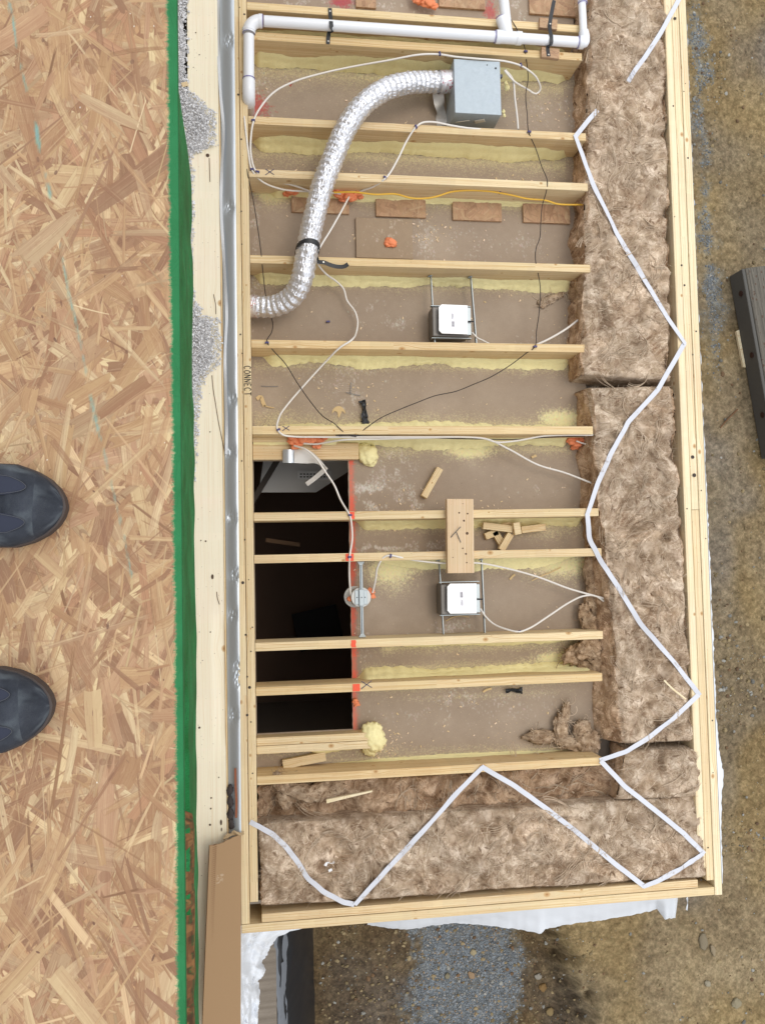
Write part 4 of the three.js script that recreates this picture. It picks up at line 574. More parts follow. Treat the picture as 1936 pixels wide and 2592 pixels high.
batt('dark sunken mineral wool strip between the last joist and the wide batt', [[655, 1984], [1570, 1935], [1566, 2034], [655, 2100]], 0.12, 5, { free: true, Y: -0.085, dark: 0.75, amp: 1.7, fibres: 1500, pits: [[700, 2030, 0.05, 0.04], [860, 2040, 0.03, 0.04], [1190, 2010, 0.04, 0.03]] });
function tuft(label, list, seed, dk = 0.5) {
  const b = P(list[0][0], list[0][1], YC), t = thing('wool_tuft', label, 'insulation', b), gs = [];
  list.forEach(([x, y, Y, s, sx, sz, yaw], i) => { const g = lump(s * 1.18, sx, 0.3, sz, 0.3, seed + i * 3, 5, 4.2); g.rotateY(yaw || 0); const c = P(x, y, Y); g.translate(c.x, c.y, c.z); gs.push(g); });
  const g = mergeGeometries(gs.map((q) => q.toNonIndexed())), p = g.attributes.position, cl = []; for (let i = 0; i < p.count; i++) { const k = 1.02 + 0.5 * fbm(p.getX(i) * 30, p.getY(i) * 30, p.getZ(i) * 30 + seed, 3) - dk * 0.1; cl.push(k * (1 + dk * 0.05), k * (1 - dk * 0.06), k * (1 - dk * 0.2)); }
  g.setAttribute('color', new THREE.Float32BufferAttribute(cl, 3)); const uv = g.attributes.uv; for (let i = 0; i < uv.count; i++) uv.setXY(i, p.getX(i) * 4, p.getZ(i) * 4);
  part('wool_body', g, woolMat, t);
  const r = rng(seed * 71), o = ORG.get(t), fb = [], nv = p.count;
  for (let k = 0; k < 16 * list.length; k++) { const i = r() * nv | 0; let q = new THREE.Vector3(p.getX(i), p.getY(i), p.getZ(i)).add(o); if (q.y < YC) q.y = YC + 0.003; const pts = []; let a = r() * 6.28; const cur = gauss(r) * 0.5, L = 0.006 + r() * 0.014; for (let m = 0; m < 5; m++) { pts.push(q.clone()); a += cur; q = q.clone().add(new THREE.Vector3(Math.cos(a) * L, 0.004 * gauss(r), Math.sin(a) * L)); } fb.push(new THREE.TubeGeometry(new THREE.CatmullRomCurve3(pts), 7, 0.0007 + r() * 0.0014, 3)); }
  part('loose_fibres', fb, seed % 2 ? strandMat : strandDark, t).userData.kind = 'stuff';
}
tuft('torn brown wool tuft lying on the ceiling board at lower right', [[1370, 1865, YC + 0.02, 0.055, 1.3, 0.5, -0.1], [1420, 1850, YC + 0.03, 0.055, 0.55, 1.3, 0.1], [1430, 1810, YC + 0.03, 0.04, 0.45, 1.3, -0.2], [1440, 1880, YC + 0.03, 0.06, 1.3, 0.5, -0.3], [1475, 1855, YC + 0.04, 0.055, 0.7, 1, 0.2], [1490, 1880, YC + 0.05, 0.06, 0.8, 0.8, 0]], 1);
tuft('curled brown wool tuft between two joists against the middle batt', [[1455, 1655, YC + 0.06, 0.05, 1.2, 0.7, 0.5], [1490, 1640, YC + 0.08, 0.06, 1, 0.7, 0.3], [1490, 1680, YC + 0.05, 0.05, 1.1, 0.7, -0.2], [1510, 1665, YC + 0.06, 0.06, 0.8, 0.9, 0]], 2, 0.9);
tuft('flat pale wool scrap on the ceiling board under the thin black wire', [[1372, 768, YC + 0.008, 0.022, 0.9, 0.9, 0.3], [1392, 758, YC + 0.01, 0.026, 1.4, 0.6, 0.3], [1416, 748, YC + 0.008, 0.022, 1.2, 0.6, 0.4]], 3, 0.2);
tuft('wool tuft pulled up over the last joist at its left end', [[700, 1968, -0.02, 0.02, 0.8, 1.2, 0], [712, 1985, -0.03, 0.03, 0.9, 1, 0.6], [760, 2005, -0.05, 0.05, 1.7, 0.6, -0.3], [820, 2000, -0.05, 0.05, 1.6, 0.7, 0.15], [720, 2020, -0.06, 0.035, 0.7, 1.3, 0.2]], 4, 0.5);
tuft('brown wool strip tucked beside the middle batt near the two crossing cables', [[1478, 1555, YC + 0.05, 0.04, 0.6, 1.2, 0], [1490, 1580, YC + 0.06, 0.05, 0.7, 1, 0], [1495, 1450, YC + 0.05, 0.05, 0.6, 1.6, 0], [1500, 1500, YC + 0.05, 0.05, 0.6, 1.6, 0]], 6, 0.9);

/* ---------- white strapping ---------- */
{
  const m = new THREE.MeshStandardMaterial({ color: col(206, 208, 216), roughness: 0.55, side: THREE.DoubleSide });
  const strap = (label, list, w, twist) => {
    const pts = []; for (let i = 0; i < list.length; i++) { const a = list[i]; pts.push(P(a[0], a[1], a[2] === undefined ? 0.016 : a[2])); if (i < list.length - 1) { const b = list[i + 1], n = Math.max(2, Math.round(Math.hypot(b[0] - a[0], b[1] - a[1]) / 60)); for (let k = 1; k < n; k++) { const f = k / n, Ya = a[2] === undefined ? 0.016 : a[2], Yb = b[2] === undefined ? 0.016 : b[2]; pts.push(P(a[0] + (b[0] - a[0]) * f + 1.5 * vn(i * 3 + k, 1), a[1] + (b[1] - a[1]) * f, Ya + (Yb - Ya) * f + 0.004 * vn(k * 1.7, i * 2.1))); } } }
    const runs = [[]]; let c = 0; for (let i = 0; i < list.length; i++) { c = i; }
    const key = list.map((q) => P(q[0], q[1], q[2])), isFold = (i) => i > 0 && i < list.length - 1 && list[i][2] <= 0.0065 && !(i > 1 && list[i - 1][2] <= 0.0065 && runs.folded === i - 1) && ((runs.folded = i), true);
    const gs = []; let cur = [key[0]]; for (let i = 1; i < key.length; i++) { const a = key[i - 1], b = key[i], n = Math.max(2, Math.round(a.distanceTo(b) / 0.05)); for (let k = 1; k <= n; k++) { const p = a.clone().lerp(b, k / n); if (k < n) { p.y += 0.003 * vn(k * 1.7, i * 2.1); p.x += 0.0016 * vn(k * 1.1, i * 3.1, 5); } cur.push(p); } if (isFold(i) || i === key.length - 1) { const e = cur[cur.length - 1], d = e.clone().sub(cur[cur.length - 2]).normalize(); cur.push(e.clone().addScaledVector(d, 0.006)); const rr = gs.length * 2.3 + w * 100; gs.push(ribbon(cur, w, 0.0011, cur.length * 4, (t) => 0.34 * vn(t * 5, rr) + 0.2 * vn(t * 13, rr) + (twist ? twist(t) : 0)).translate(0, 0.0012 * (gs.length % 2), 0)); cur = [key[i].clone()]; } }
    return single('strap', gs.length > 1 ? mergeGeometries(gs) : gs[0], m, label, 'strap', 'white straps holding the wool batts');
  };
  for (const [label, L] of STRAPS) strap(label, L, 0.023);
}

/* ---------- plastic pipe ---------- */
const pvc = new THREE.MeshPhysicalMaterial({ color: col(228, 230, 234), roughness: 0.32, clearcoat: 0.3, clearcoatRoughness: 0.3 });
const primer = new THREE.MeshStandardMaterial({ color: col(120, 112, 178), roughness: 0.5 });
{
  const t = thing('drain_pipe', 'white plastic drain pipe with elbow and tee across the upper joists', 'pipe', P(1000, 70, 0.03)), Y = 0.03, R = 0.0255;
  const A = P(668, 53, Y), B = P(1468, 107, Y), C = P(630, 90, Y), D = P(630, 205, Y), E = P(630, 262, -0.07), T = P(1285, 95, Y), U = P(1271, -30, Y + 0.0);
  const rod = (a, b, r, n = 28) => { const g = new THREE.CylinderGeometry(r, r, a.distanceTo(b), n, 1); g.applyQuaternion(new THREE.Quaternion().setFromUnitVectors(new THREE.Vector3(0, 1, 0), b.clone().sub(a).normalize())); const m = a.clone().add(b).multiplyScalar(0.5); g.translate(m.x, m.y, m.z); return g; };
  const lerp = (a, b, f) => a.clone().lerp(b, f);
  part('pipe', rod(A, B, R), pvc, t); part('pipe', rod(C, D, R), pvc, t); part('pipe', rod(T, U, R), pvc, t);
  const el = part('elbow', [new THREE.TubeGeometry(new THREE.CatmullRomCurve3([P(662, 53, Y), P(650, 54, Y), P(637, 62, Y), P(631, 74, Y), P(630, 84, Y)]), 20, R * 1.17, 24), rod(P(655, 52.6, Y), P(664, 53.2, Y), R * 1.24), rod(P(630.3, 74, Y), P(630, 80, Y), R * 1.24)], pvc, t);
  part('elbow', [new THREE.TubeGeometry(new THREE.CatmullRomCurve3([P(630, 203, Y), P(630, 225, Y), P(630, 245, Y - 0.015), P(631, 262, Y - 0.06)]), 20, R * 1.15, 24)], pvc, t);
  part('pipe', rod(P(631, 258, Y - 0.05), P(632, 284, YC), R, 24), pvc, t);
  const dir = B.clone().sub(A).normalize(); const at = (x) => lerp(A, B, (x - 668) / 800);
  part('tee', [rod(at(1249), at(1308), R * 1.17), rod(at(1246), at(1258), R * 1.26), rod(at(1299), at(1312), R * 1.26), rod(at(1279), P(1269, 46, Y), R * 1.2)], pvc, t);
  part('elbow', [rod(at(1464), at(1476), R * 1.22), new THREE.TubeGeometry(new THREE.CatmullRomCurve3([at(1470), at(1478), P(1479, 92, Y), P(1476, 80, Y)]), 14, R * 1.0, 20)], pvc, t);
  part('pipe', rod(P(1477, 100, Y), P(1471, -20, Y - 0.03), R * 0.75), pvc, t, 'thinner pipe at the right end');
  part('coupling', rod(P(1473.5, 4, Y - 0.02), P(1473, -4, Y - 0.02), R * 0.95), pvc, t);
  const ring = (c, d, r) => { const g = new THREE.TorusGeometry(r, 0.0016, 6, 30); g.applyQuaternion(new THREE.Quaternion().setFromUnitVectors(new THREE.Vector3(0, 0, 1), d)); g.translate(c.x, c.y, c.z); return g; };
  const dz = new THREE.Vector3(0, 0, 1);
  for (const q of [ring(at(665), dir, R * 1.1), ring(at(1243), dir, R * 1.1), ring(at(1461), dir, R * 1.1), ring(P(630, 83, Y), dz, R * 1.1), ring(P(630, 199, Y), dz, R * 1.1), ring(P(1270, 46, Y), dz, R * 1.1), ring(P(1474, 8, Y - 0.02), dz, R * 0.86)]) part('primer_ring', q, primer, t);
  const bandMat = new THREE.MeshStandardMaterial({ color: col(40, 41, 44), roughness: 0.5 });
  const h1 = thing('pipe_hanger', 'black hanger strap over the drain pipe near its left part', 'hanger strap', P(835, 70, 0));
  part('band', ribbon([P(835, 20, 0.004), P(836, 34, 0.004), P(837, 46, 0.03), P(838, 56, 0.0575), P(839, 68, 0.057), P(841, 78, 0.03), P(833, 82, 0.01), P(831, 95, 0.005), P(830, 111, 0.004)], 0.019, 0.0016, 60), bandMat, h1);
  const h2 = thing('pipe_hanger', 'black hanger strap over the drain pipe at its right part', 'hanger strap', P(1390, 70, 0));
  part('band', ribbon([P(1402, 0, 0.022), P(1396, 30, 0.024), P(1391, 62, 0.026), P(1392, 78, 0.05), P(1395, 95, 0.0575), P(1394, 110, 0.05), P(1386, 118, 0.026), P(1388, 142, 0.024)], 0.019, 0.0016, 60), bandMat, h2);
  for (const [h, list] of [[h1, [[835.5, 28], [831, 104]]], [h2, [[1392, 60], [1388, 138]]]]) for (const [x, y] of list) { const c = P(x, y, h === h1 ? 0.006 : 0.027), g = new THREE.CylinderGeometry(0.004, 0.004, 0.003, 10); g.translate(c.x, c.y, c.z); part('screw', g, new THREE.MeshStandardMaterial({ color: col(190, 186, 178), metalness: 0.8, roughness: 0.4 }), h); }
  single('wood_block', obox(P(1386, 62, 0.012), [0.092, 0.022, 0.052], -0.06, 61), scrapMat, 'small strand board block under the black hanger on the first joist', 'wood block', 'strand board blocks under the right hanger');
  single('wood_block', obox(P(1391, 136, 0.012), [0.092, 0.022, 0.052], -0.06, 62), scrapMat, 'small strand board block under the black hanger on the second joist', 'wood block', 'strand board blocks under the right hanger');
}

/* ---------- exhaust fan box and foil duct ---------- */
{
  const fan = thing('fan_housing', 'square grey metal exhaust fan housing between two joists', 'fan box', P(1208, 220, YC));
  const galv = new THREE.MeshStandardMaterial({ map: canvasTex(512, 512, (x, W, H) => { const r = rng(66); x.fillStyle = css(172, 182, 189); x.fillRect(0, 0, W, H); for (let i = 0; i < 1600; i++) { const v = (r() - 0.5) * 22; x.fillStyle = css(172 + v, 182 + v, 189 + v, 0.3); x.beginPath(); const a = r() * W, b = r() * H; x.moveTo(a, b); for (let q = 0; q < 5; q++) x.lineTo(a + gauss(r) * 14, b + gauss(r) * 14); x.fill(); } }), roughness: 0.55, metalness: 0.35 });
  const a = P(1148, 148, 0.012), b = P(1269, 291, 0.012);
  part('box', boxUV(new RoundedBoxGeometry(b.x - a.x, 0.19, b.z - a.z, 2, 0.003).translate((a.x + b.x) / 2, 0.012 - 0.095, (a.z + b.z) / 2), 0, 3, 0.4, 0.4), galv, fan);
  const front = P(1205, 305, 0); 
  const npm = new THREE.MeshStandardMaterial({ color: col(208, 200, 184), roughness: 0.5 }); for (const q of [obox(new THREE.Vector3(a.x + 0.055, -0.06, b.z + 0.004), [0.07, 0.006, 0.004], 0.0, 2, 0.4), obox(new THREE.Vector3(a.x + 0.14, -0.05, b.z + 0.004), [0.05, 0.03, 0.004], 0, 3, 0.5)]) part('nameplate_strip', q, npm, fan);
  const hole = new THREE.CylinderGeometry(0.005, 0.005, 0.0016, 12).translate(b.x - 0.023, 0.0128, a.z + 0.036), h2 = new THREE.CylinderGeometry(0.003, 0.003, 0.0016, 12).translate(b.x - 0.066, 0.0128, a.z + 0.022);
  const shm = new THREE.MeshStandardMaterial({ color: col(50, 54, 58), roughness: 0.6 }); part('screw_hole', hole, shm, fan); part('screw_hole', h2, shm, fan);
  part('cable_clamp', [obox(new THREE.Vector3(b.x + 0.009, -0.02, a.z + 0.058), [0.018, 0.02, 0.016], 0, 5), obox(new THREE.Vector3(b.x + 0.003, -0.05, a.z + 0.09), [0.006, 0.05, 0.02], 0, 6)], new THREE.MeshStandardMaterial({ color: col(80, 80, 92), metalness: 0.6, roughness: 0.4 }), fan);
  part('duct_collar', new THREE.CylinderGeometry(0.048, 0.048, 0.05, 32).rotateZ(Math.PI / 2).translate(a.x - 0.02, -0.055, P(1140, 206, -0.055).z), galv, fan);
  // foam crumbs along the right side
  const fl = [[1283, 222, 0.012, 1], [1280, 210, 0.009, 2], [1274, 282, 0.008, 3], [1276, 292, 0.007, 4]].map(([x, y, s, q]) => { const g = lump(s, 1, 0.8, 1.4, 0.4, q), c = P(x, y, -0.12); g.translate(c.x, c.y, c.z); return g; });
  single('foam_scrap', mergeGeometries(fl.map((g) => g.toNonIndexed())), foamMat, 'small yellow foam scraps stuck to the right side of the fan box', 'foam');

  const duct = thing('foil_duct', 'silver flexible foil duct curving from the fan box to the left rim', 'duct', P(800, 480, 0));
  const path = new THREE.CatmullRomCurve3([P(1146, 206, -0.06), P(1115, 207, -0.056), P(1075, 207, -0.04), P(1030, 210, 0.0), P(985, 222, 0.035), P(940, 247, 0.058), P(899, 288, 0.064), P(868, 340, 0.064), P(843, 400, 0.064), P(819, 462, 0.064), P(801, 525, 0.064), P(786, 590, 0.064), P(774, 655, 0.06), P(764, 705, 0.045), P(748, 740, 0.01), P(722, 764, -0.03), P(690, 775, -0.06), P(655, 776, -0.075), P(628, 774, -0.08)], false, 'centripetal');
  const foil = new THREE.MeshStandardMaterial({ color: col(226, 226, 230), metalness: 0.8, roughness: 0.38 });
  const N = 560, K = 60, Lg = path.getLength(), fr = path.computeFrenetFrames(N), rr = rng(15), pos = [], idx = [], uv = [];
  for (let i = 0; i <= N; i++) { const t = i / N, c = path.getPointAt(t), s = t * Lg, ph = (s / 0.031) % 1; for (let k = 0; k <= K; k++) { const a = (k % K) / K * Math.PI * 2, hx = s * 42, ha = a * 5; const saw = 0.0022 * (Math.abs(ph - 0.5) * 4 - 1); const cr = 0.0030 * fbm(hx * 0.7, Math.cos(a) * 6, Math.sin(a) * 6, 2) + 0.0032 * Math.abs(vn(hx * 1.7 + a, Math.cos(a) * 9, Math.sin(a) * 9)) + 0.0007 * vn(s * 190, Math.cos(a) * 22, Math.sin(a) * 22); const r = 0.0495 + saw + cr; const n = fr.normals[i].clone().multiplyScalar(Math.cos(a)).addScaledVector(fr.binormals[i], Math.sin(a)); pos.push(c.x + n.x * r, c.y + n.y * r, c.z + n.z * r); uv.push(s, a); } }
  for (let i = 0; i < N; i++) for (let k = 0; k < K; k++) { const a = i * (K + 1) + k, b = a + 1, cc = a + K + 1, d = cc + 1; if ((i + k) % 2) idx.push(a, cc, b, b, cc, d); else idx.push(a, cc, d, a, d, b); }
  let g = new THREE.BufferGeometry(); g.setAttribute('position', new THREE.Float32BufferAttribute(pos, 3)); g.setAttribute('uv', new THREE.Float32BufferAttribute(uv, 2)); g.setIndex(idx); g = g.toNonIndexed(); g.computeVertexNormals();
  part('foil_sleeve', g, foil, duct);
  const tapeTex = canvasTex(256, 256, (x, W, H) => { const r = rng(8); x.fillStyle = css(222, 218, 220); x.fillRect(0, 0, W, H); x.fillStyle = css(178, 44, 58, 0.85); for (let i = 0; i < 60; i++) x.fillRect(r() * W, r() * H, 6 + r() * 26, 2 + r() * 7); });
  const tape = new THREE.MeshStandardMaterial({ map: tapeTex, metalness: 0.6, roughness: 0.3 });
  const wrapTape = (t0, t1) => { const n = 14, q = []; return gridGeo(n, 40, (u, v) => { const t = t0 + (t1 - t0) * u, c = path.getPointAt(t), f = Math.round(t * N), a = v * Math.PI * 2, r = 0.0535 + 0.002 * vn(u * 9, Math.cos(a) * 3, Math.sin(a) * 3); return c.clone().addScaledVector(fr.normals[f], Math.cos(a) * r).addScaledVector(fr.binormals[f], Math.sin(a) * r); }, (u, v) => [u, v * 2]); };
  part('foil_tape', wrapTape(0.004, 0.042), tape, duct, 'red printed foil tape at the fan box'); part('foil_tape', wrapTape(0.972, 0.995), tape, duct, 'red printed foil tape at the rim');
  single('foil_tape_tail', ribbon([P(1108, 232, -0.1), P(1112, 262, -0.13), P(1116, 290, YC + 0.012), P(1119, 318, YC + 0.006)], 0.055, 0.001, 30, (t) => 0.3 * Math.sin(t * 9)), new THREE.MeshStandardMaterial({ color: col(196, 192, 186), roughness: 0.5, metalness: 0.3, side: THREE.DoubleSide }), 'grey crumpled tape tail hanging beside the fan box under the duct', 'tape');
  // black hanger tie around the duct
  const tie = thing('duct_tie', 'black strap tie looped round the foil duct with a loose tail', 'strap', P(790, 640, 0)); const tm = new THREE.MeshStandardMaterial({ color: col(38, 38, 40), roughness: 0.5 });
  const i0 = Math.round(N * 0.70); let best = 0, bd = 9; for (let i = 0; i < N; i++) { const c = path.getPointAt(i / N), d = c.distanceTo(P(776, 632, 0.064)); if (d < bd) { bd = d; best = i; } }
  const pts = []; for (let k = 0; k <= 24; k++) { const a = k / 24 * Math.PI * 2, f = clamp(Math.round(best + 9 * Math.cos(a + 0.2)), 0, N), c = path.getPointAt(f / N), r = 0.0555; pts.push(c.clone().addScaledVector(fr.normals[f], Math.cos(a) * r).addScaledVector(fr.binormals[f], Math.sin(a) * r)); }
  const loopRing = gridGeo(48, 2, (u, v) => { const k = u * 24, a = Math.min(23, Math.floor(k)), p = pts[a].clone().lerp(pts[a + 1], k - a), c = path.getPointAt(best / N), T = path.getTangentAt(best / N); return p.addScaledVector(T, (v - 0.5) * 0.021); });
  part('loop', [loopRing, loopRing.clone().translate(0.001, 0.0012, 0)], new THREE.MeshStandardMaterial({ color: col(38, 38, 40), roughness: 0.5, side: THREE.DoubleSide }), tie);
  part('tail', ribbon([P(801, 652, 0.055), P(806, 662, 0.03), P(820, 664, 0.018), P(838, 671, 0.014), P(856, 675, 0.012), P(872, 674, 0.014), P(881, 668, 0.018)], 0.019, 0.0018, 40), tm, tie);
  const sc = new THREE.CylinderGeometry(0.004, 0.004, 0.004, 10), c = P(819, 663.5, 0.021); sc.translate(c.x, c.y, c.z); part('screw', sc, new THREE.MeshStandardMaterial({ color: col(200, 198, 190), metalness: 0.8, roughness: 0.35 }), tie);
}

/* ---------- cables ---------- */
const cableMat = new THREE.MeshStandardMaterial({ color: col(222, 216, 208), roughness: 0.5 });
const thinBlack = new THREE.MeshStandardMaterial({ color: col(52, 44, 40), roughness: 0.6 });
const yellowMat = new THREE.MeshStandardMaterial({ color: col(222, 176, 62), roughness: 0.5 });
function cable(label, list, opt = {}) {
  const g = new THREE.TubeGeometry(new THREE.CatmullRomCurve3(PL(list, opt.Y === undefined ? 0.006 : opt.Y), false, 'centripetal'), list.length * 10, opt.r || 0.0048, 7);
  return single(opt.name || 'cable', g, opt.mat || cableMat, label, 'cable', opt.group);
}
const d = -0.09, lo = YC + 0.008;
cable('white cable arching over the upper bays from the fan box to the left rim', [[1276, 178, -0.02], [1298, 203, -0.04], [1335, 226, -0.1], [1356, 237, -0.11], [1367, 226, -0.1], [1357, 196, -0.05], [1338, 178, -0.02], [1318, 166, -0.012], [1280, 155, 0.006], [1205, 148, 0.02], [1150, 143, 0.01], [1112, 137, 0.004], [1060, 138, 0.004], [985, 152, -0.02], [900, 167, -0.04], [820, 184, -0.04], [745, 206, -0.03], [695, 232, -0.02], [662, 268, 0.0], [643, 303, 0.006], [635, 350, 0.0], [636, 395, 0.0], [648, 433, 0.006], [685, 455, -0.05], [740, 468, -0.07], [800, 490, -0.1]]);
cable('white cable running down the left rim and under the foil duct', [[615, 255, -0.03], [620, 310, 0.004], [628, 380, 0.0], [638, 430, 0.006], [662, 458, -0.03], [710, 478, -0.07], [770, 484, -0.1], [835, 487, -0.1], [862, 490, -0.11]]);
cable('short white cable dropping from the fan box to the third joist', [[1278, 176, -0.02], [1297, 200, -0.05], [1303, 250, -0.07], [1309, 300, -0.05], [1311, 327, -0.03]]);
cable('white cable from the fan box down to the orange foam', [[1240, 328, -0.01], [1185, 324, 0.0], [1140, 317, 0.004], [1100, 309, 0.008], [1070, 310, 0.006], [1052, 322, 0.006], [1030, 355, -0.02], [1008, 400, -0.01], [985, 440, 0.006], [972, 454, 0.006], [945, 472, -0.05], [912, 484, -0.1]]);
cable('white cable looping from the orange foam past the duct and across to the batt', [[884, 497, -0.11], [862, 538, -0.06], [835, 585, -0.02], [812, 622, 0.004], [803, 640, 0.008], [803, 662, 0.005], [822, 690, -0.05], [855, 715, -0.1], [870, 732, -0.12], [878, 760, -0.13], [898, 788, -0.13], [905, 812, -0.13], [902, 840, -0.1], [888, 862, 0.004], [860, 880, 0.006], [820, 920, -0.06], [770, 975, -0.09], [727, 1025, -0.08], [707, 1055, -0.03], [702, 1086, 0.006], [715, 1100, 0.003], [745, 1105, -0.014], [800, 1106, -0.018], [900, 1106, -0.02], [1040, 1106, -0.02], [1200, 1107, -0.03], [1235, 1112, -0.04], [1290, 1138, -0.08], [1360, 1176, -0.1], [1430, 1197, -0.1], [1500, 1224, -0.07]]);
cable('white cable from the orange foam along the joist above the hatch to the right batt', [[768, 1122, -0.1], [800, 1124, -0.09], [835, 1118, -0.06], [870, 1113, -0.03], [960, 1111, -0.03], [1080, 1108, -0.03], [1180, 1106, -0.03], [1225, 1110, -0.04], [1258, 1119, -0.05], [1310, 1115, -0.05], [1370, 1104, -0.03], [1420, 1101, -0.025], [1500, 1101, -0.02]]);
cable('white cable along the hatch edge from the white sheet to the round box', [[745, 1128, -0.09], [775, 1138, -0.06], [800, 1160, -0.06], [824, 1195, -0.06], [846, 1228, -0.05], [862, 1265, -0.04], [880, 1295, 0.004], [886, 1306, 0.006], [891, 1340, -0.01], [891, 1370, -0.01], [886, 1400, 0.004], [885, 1412, 0.006], [884, 1440, -0.04], [885, 1475, -0.08], [888, 1508, -0.12]]);
cable('white cable from the round box under the short plank to the right batt', [[943, 1500, -0.12], [950, 1470, -0.08], [956, 1435, -0.03], [972, 1410, 0.0], [988, 1406, 0.006], [1010, 1410, 0.0], [1050, 1418, -0.02], [1115, 1425, -0.03], [1160, 1425, -0.03], [1210, 1425, -0.04], [1280, 1438, -0.07], [1360, 1460, -0.09], [1440, 1490, -0.09], [1500, 1507, -0.07], [1530, 1515, -0.06]]);
cable('white cable sagging from the lower light box to the right batt', [[1216, 1541, -0.1], [1228, 1560, -0.09], [1250, 1580, -0.07], [1285, 1594, -0.03], [1312, 1599, -0.01], [1340, 1590, -0.03], [1390, 1558, -0.08], [1440, 1525, -0.09], [1475, 1509, -0.08], [1505, 1508, -0.07], [1528, 1522, -0.06]]);
cable('short white cable from the upper light box to the next joist', [[1194, 841, -0.09], [1208, 855, -0.1], [1222, 862, -0.1], [1240, 871, -0.09]], { r: 0.0042 });
cable('white cable rising from the joist into the upper batt', [[1352, 875, -0.03], [1385, 860, -0.06], [1430, 834, -0.08], [1465, 808, -0.08], [1500, 780, -0.06]], { r: 0.0056 });
cable('short grey cable ends beside the lower orange foam', [[1458, 1116, -0.1], [1475, 1122, -0.1], [1505, 1128, -0.09]], { r: 0.004 });
cable('thin black wire from the left rim under the duct to the splice', [[622, 395, -0.02], [628, 445, 0.003], [638, 490, -0.03], [650, 560, -0.02], [661, 640, 0.003], [667, 700, -0.05], [673, 750, -0.1], [682, 790, -0.1], [690, 815, -0.1], [688, 840, -0.05], [676, 865, 0.005], [690, 885, -0.02], [722, 920, -0.06], [752, 968, -0.08], [790, 1022, -0.07], [818, 1054, -0.04], [846, 1072, 0.003], [862, 1087, 0.003], [876, 1100, -0.006]], { r: 0.0023, mat: thinBlack, name: 'thin_wire', group: 'thin black wires' });
cable('thin black wire running from the upper joists down to the splice', [[1285, 38, 0.02], [1306, 70, 0.0], [1326, 115, -0.02], [1329, 132, 0.003], [1334, 170, -0.05], [1336, 200, -0.07], [1330, 240, -0.07], [1334, 290, -0.05], [1338, 335, 0.004], [1355, 375, -0.04], [1370, 420, -0.03], [1385, 460, 0.003], [1382, 485, -0.01], [1372, 520, -0.05], [1368, 565, -0.07], [1366, 600, -0.06], [1356, 630, -0.03], [1355, 660, 0.003], [1361, 690, -0.03], [1367, 730, -0.07], [1364, 790, -0.07], [1357, 840, -0.03], [1353, 878, 0.005], [1330, 895, -0.02], [1290, 925, -0.07], [1240, 955, -0.09], [1200, 972, -0.09], [1155, 990, -0.09], [1100, 1002, -0.08], [1060, 1017, -0.06], [1010, 1037, -0.04], [965, 1057, -0.02], [938, 1075, 0.003], [905, 1100, -0.006]], { r: 0.0023, mat: thinBlack, name: 'thin_wire', group: 'thin black wires' });
cable('thin black wire lying with the white cables along the joist above the hatch', [[850, 1102, -0.014], [880, 1101, -0.01], [920, 1103, -0.02], [1000, 1104, -0.03], [1080, 1108, -0.04], [1200, 1111, -0.045], [1300, 1112, -0.05], [1400, 1106, -0.05], [1480, 1104, -0.05]], { r: 0.0026, mat: thinBlack, name: 'thin_wire', group: 'thin black wires' });
single('wire_splice', tube(PL([[858, 1101], [872, 1100], [886, 1100], [902, 1103]], -0.008), 0.0065, 20), thinBlack, 'black taped splice where the thin wires meet on the joist', 'splice');
cable('yellow cable looping along the joist above the four board scraps', [[845, 487, -0.09], [895, 486, -0.07], [950, 492, -0.06], [1000, 491, -0.06], [1040, 501, -0.06], [1075, 502, -0.06], [1105, 497, -0.055], [1140, 486, -0.05], [1180, 482, -0.045], [1235, 484, -0.045], [1290, 493, -0.055], [1335, 503, -0.06], [1380, 507, -0.06], [1410, 516, -0.07], [1450, 518, -0.08], [1500, 517, -0.08]], { mat: yellowMat, r: 0.0046 });

const clipMat = new THREE.MeshStandardMaterial({ color: col(58, 52, 104), roughness: 0.45 });
function clip(x, y, Y, yaw, label) {
  const c = P(x, y, Y), t = thing('cable_staple', label, 'cable staple', c, 'purple cable staples');
  part('saddle', obox(new THREE.Vector3(c.x, c.y + 0.011, c.z), [0.018, 0.004, 0.009], yaw, 1), clipMat, t);
  for (const s of [-1, 1]) part('leg', obox(new THREE.Vector3(c.x + s * 0.0075 * Math.cos(yaw), c.y + 0.004, c.z - s * 0.0075 * Math.sin(yaw)), [0.003, 0.012, 0.009], yaw, 1), clipMat, t);
}
clip(641, 306, 0, 0, 'purple staple holding the white cable at the left end of the third joist');
clip(638, 430, 0, 0.1, 'purple staple nearest the left rim on the fourth joist');
clip(652, 436, 0, -0.1, 'purple staple right of its twin at the left end of the fourth joist');
clip(1052, 322, 0, -1.2, 'purple staple on the third joist left of the fan box');
clip(974, 450, 0, -0.6, 'purple staple on the fourth joist right of the foil duct');
clip(1112, 137, 0, -1.4, 'purple staple on the second joist above the fan box left corner');
clip(1317, 166, -0.02, -1.3, 'purple staple at the second joist right of the fan box');
clip(1329, 132, 0, 0, 'purple staple on the second joist holding the thin black wire');
clip(1338, 335, 0, 0, 'purple staple on the third joist holding the thin black wire');
clip(676, 868, 0, 0, 'purple staple on the joist below the duct end holding the thin wire');
clip(1353, 878, 0, 0, 'purple staple on the joist below the upper light box holding the thin wire');
clip(705, 1088, 0, 0.5, 'purple staple beside the pen cross above the hatch');
clip(886, 1304, 0, 0, 'purple staple on the upper joist across the hatch edge');
clip(885, 1410, 0, 0, 'purple staple on the second joist across the hatch edge');
clip(988, 1407, 0, 1.4, 'purple staple on the joist left of the short plank');
clip(1312, 1598, -0.02, 0.2, 'purple staple on the joist below the lower light box');
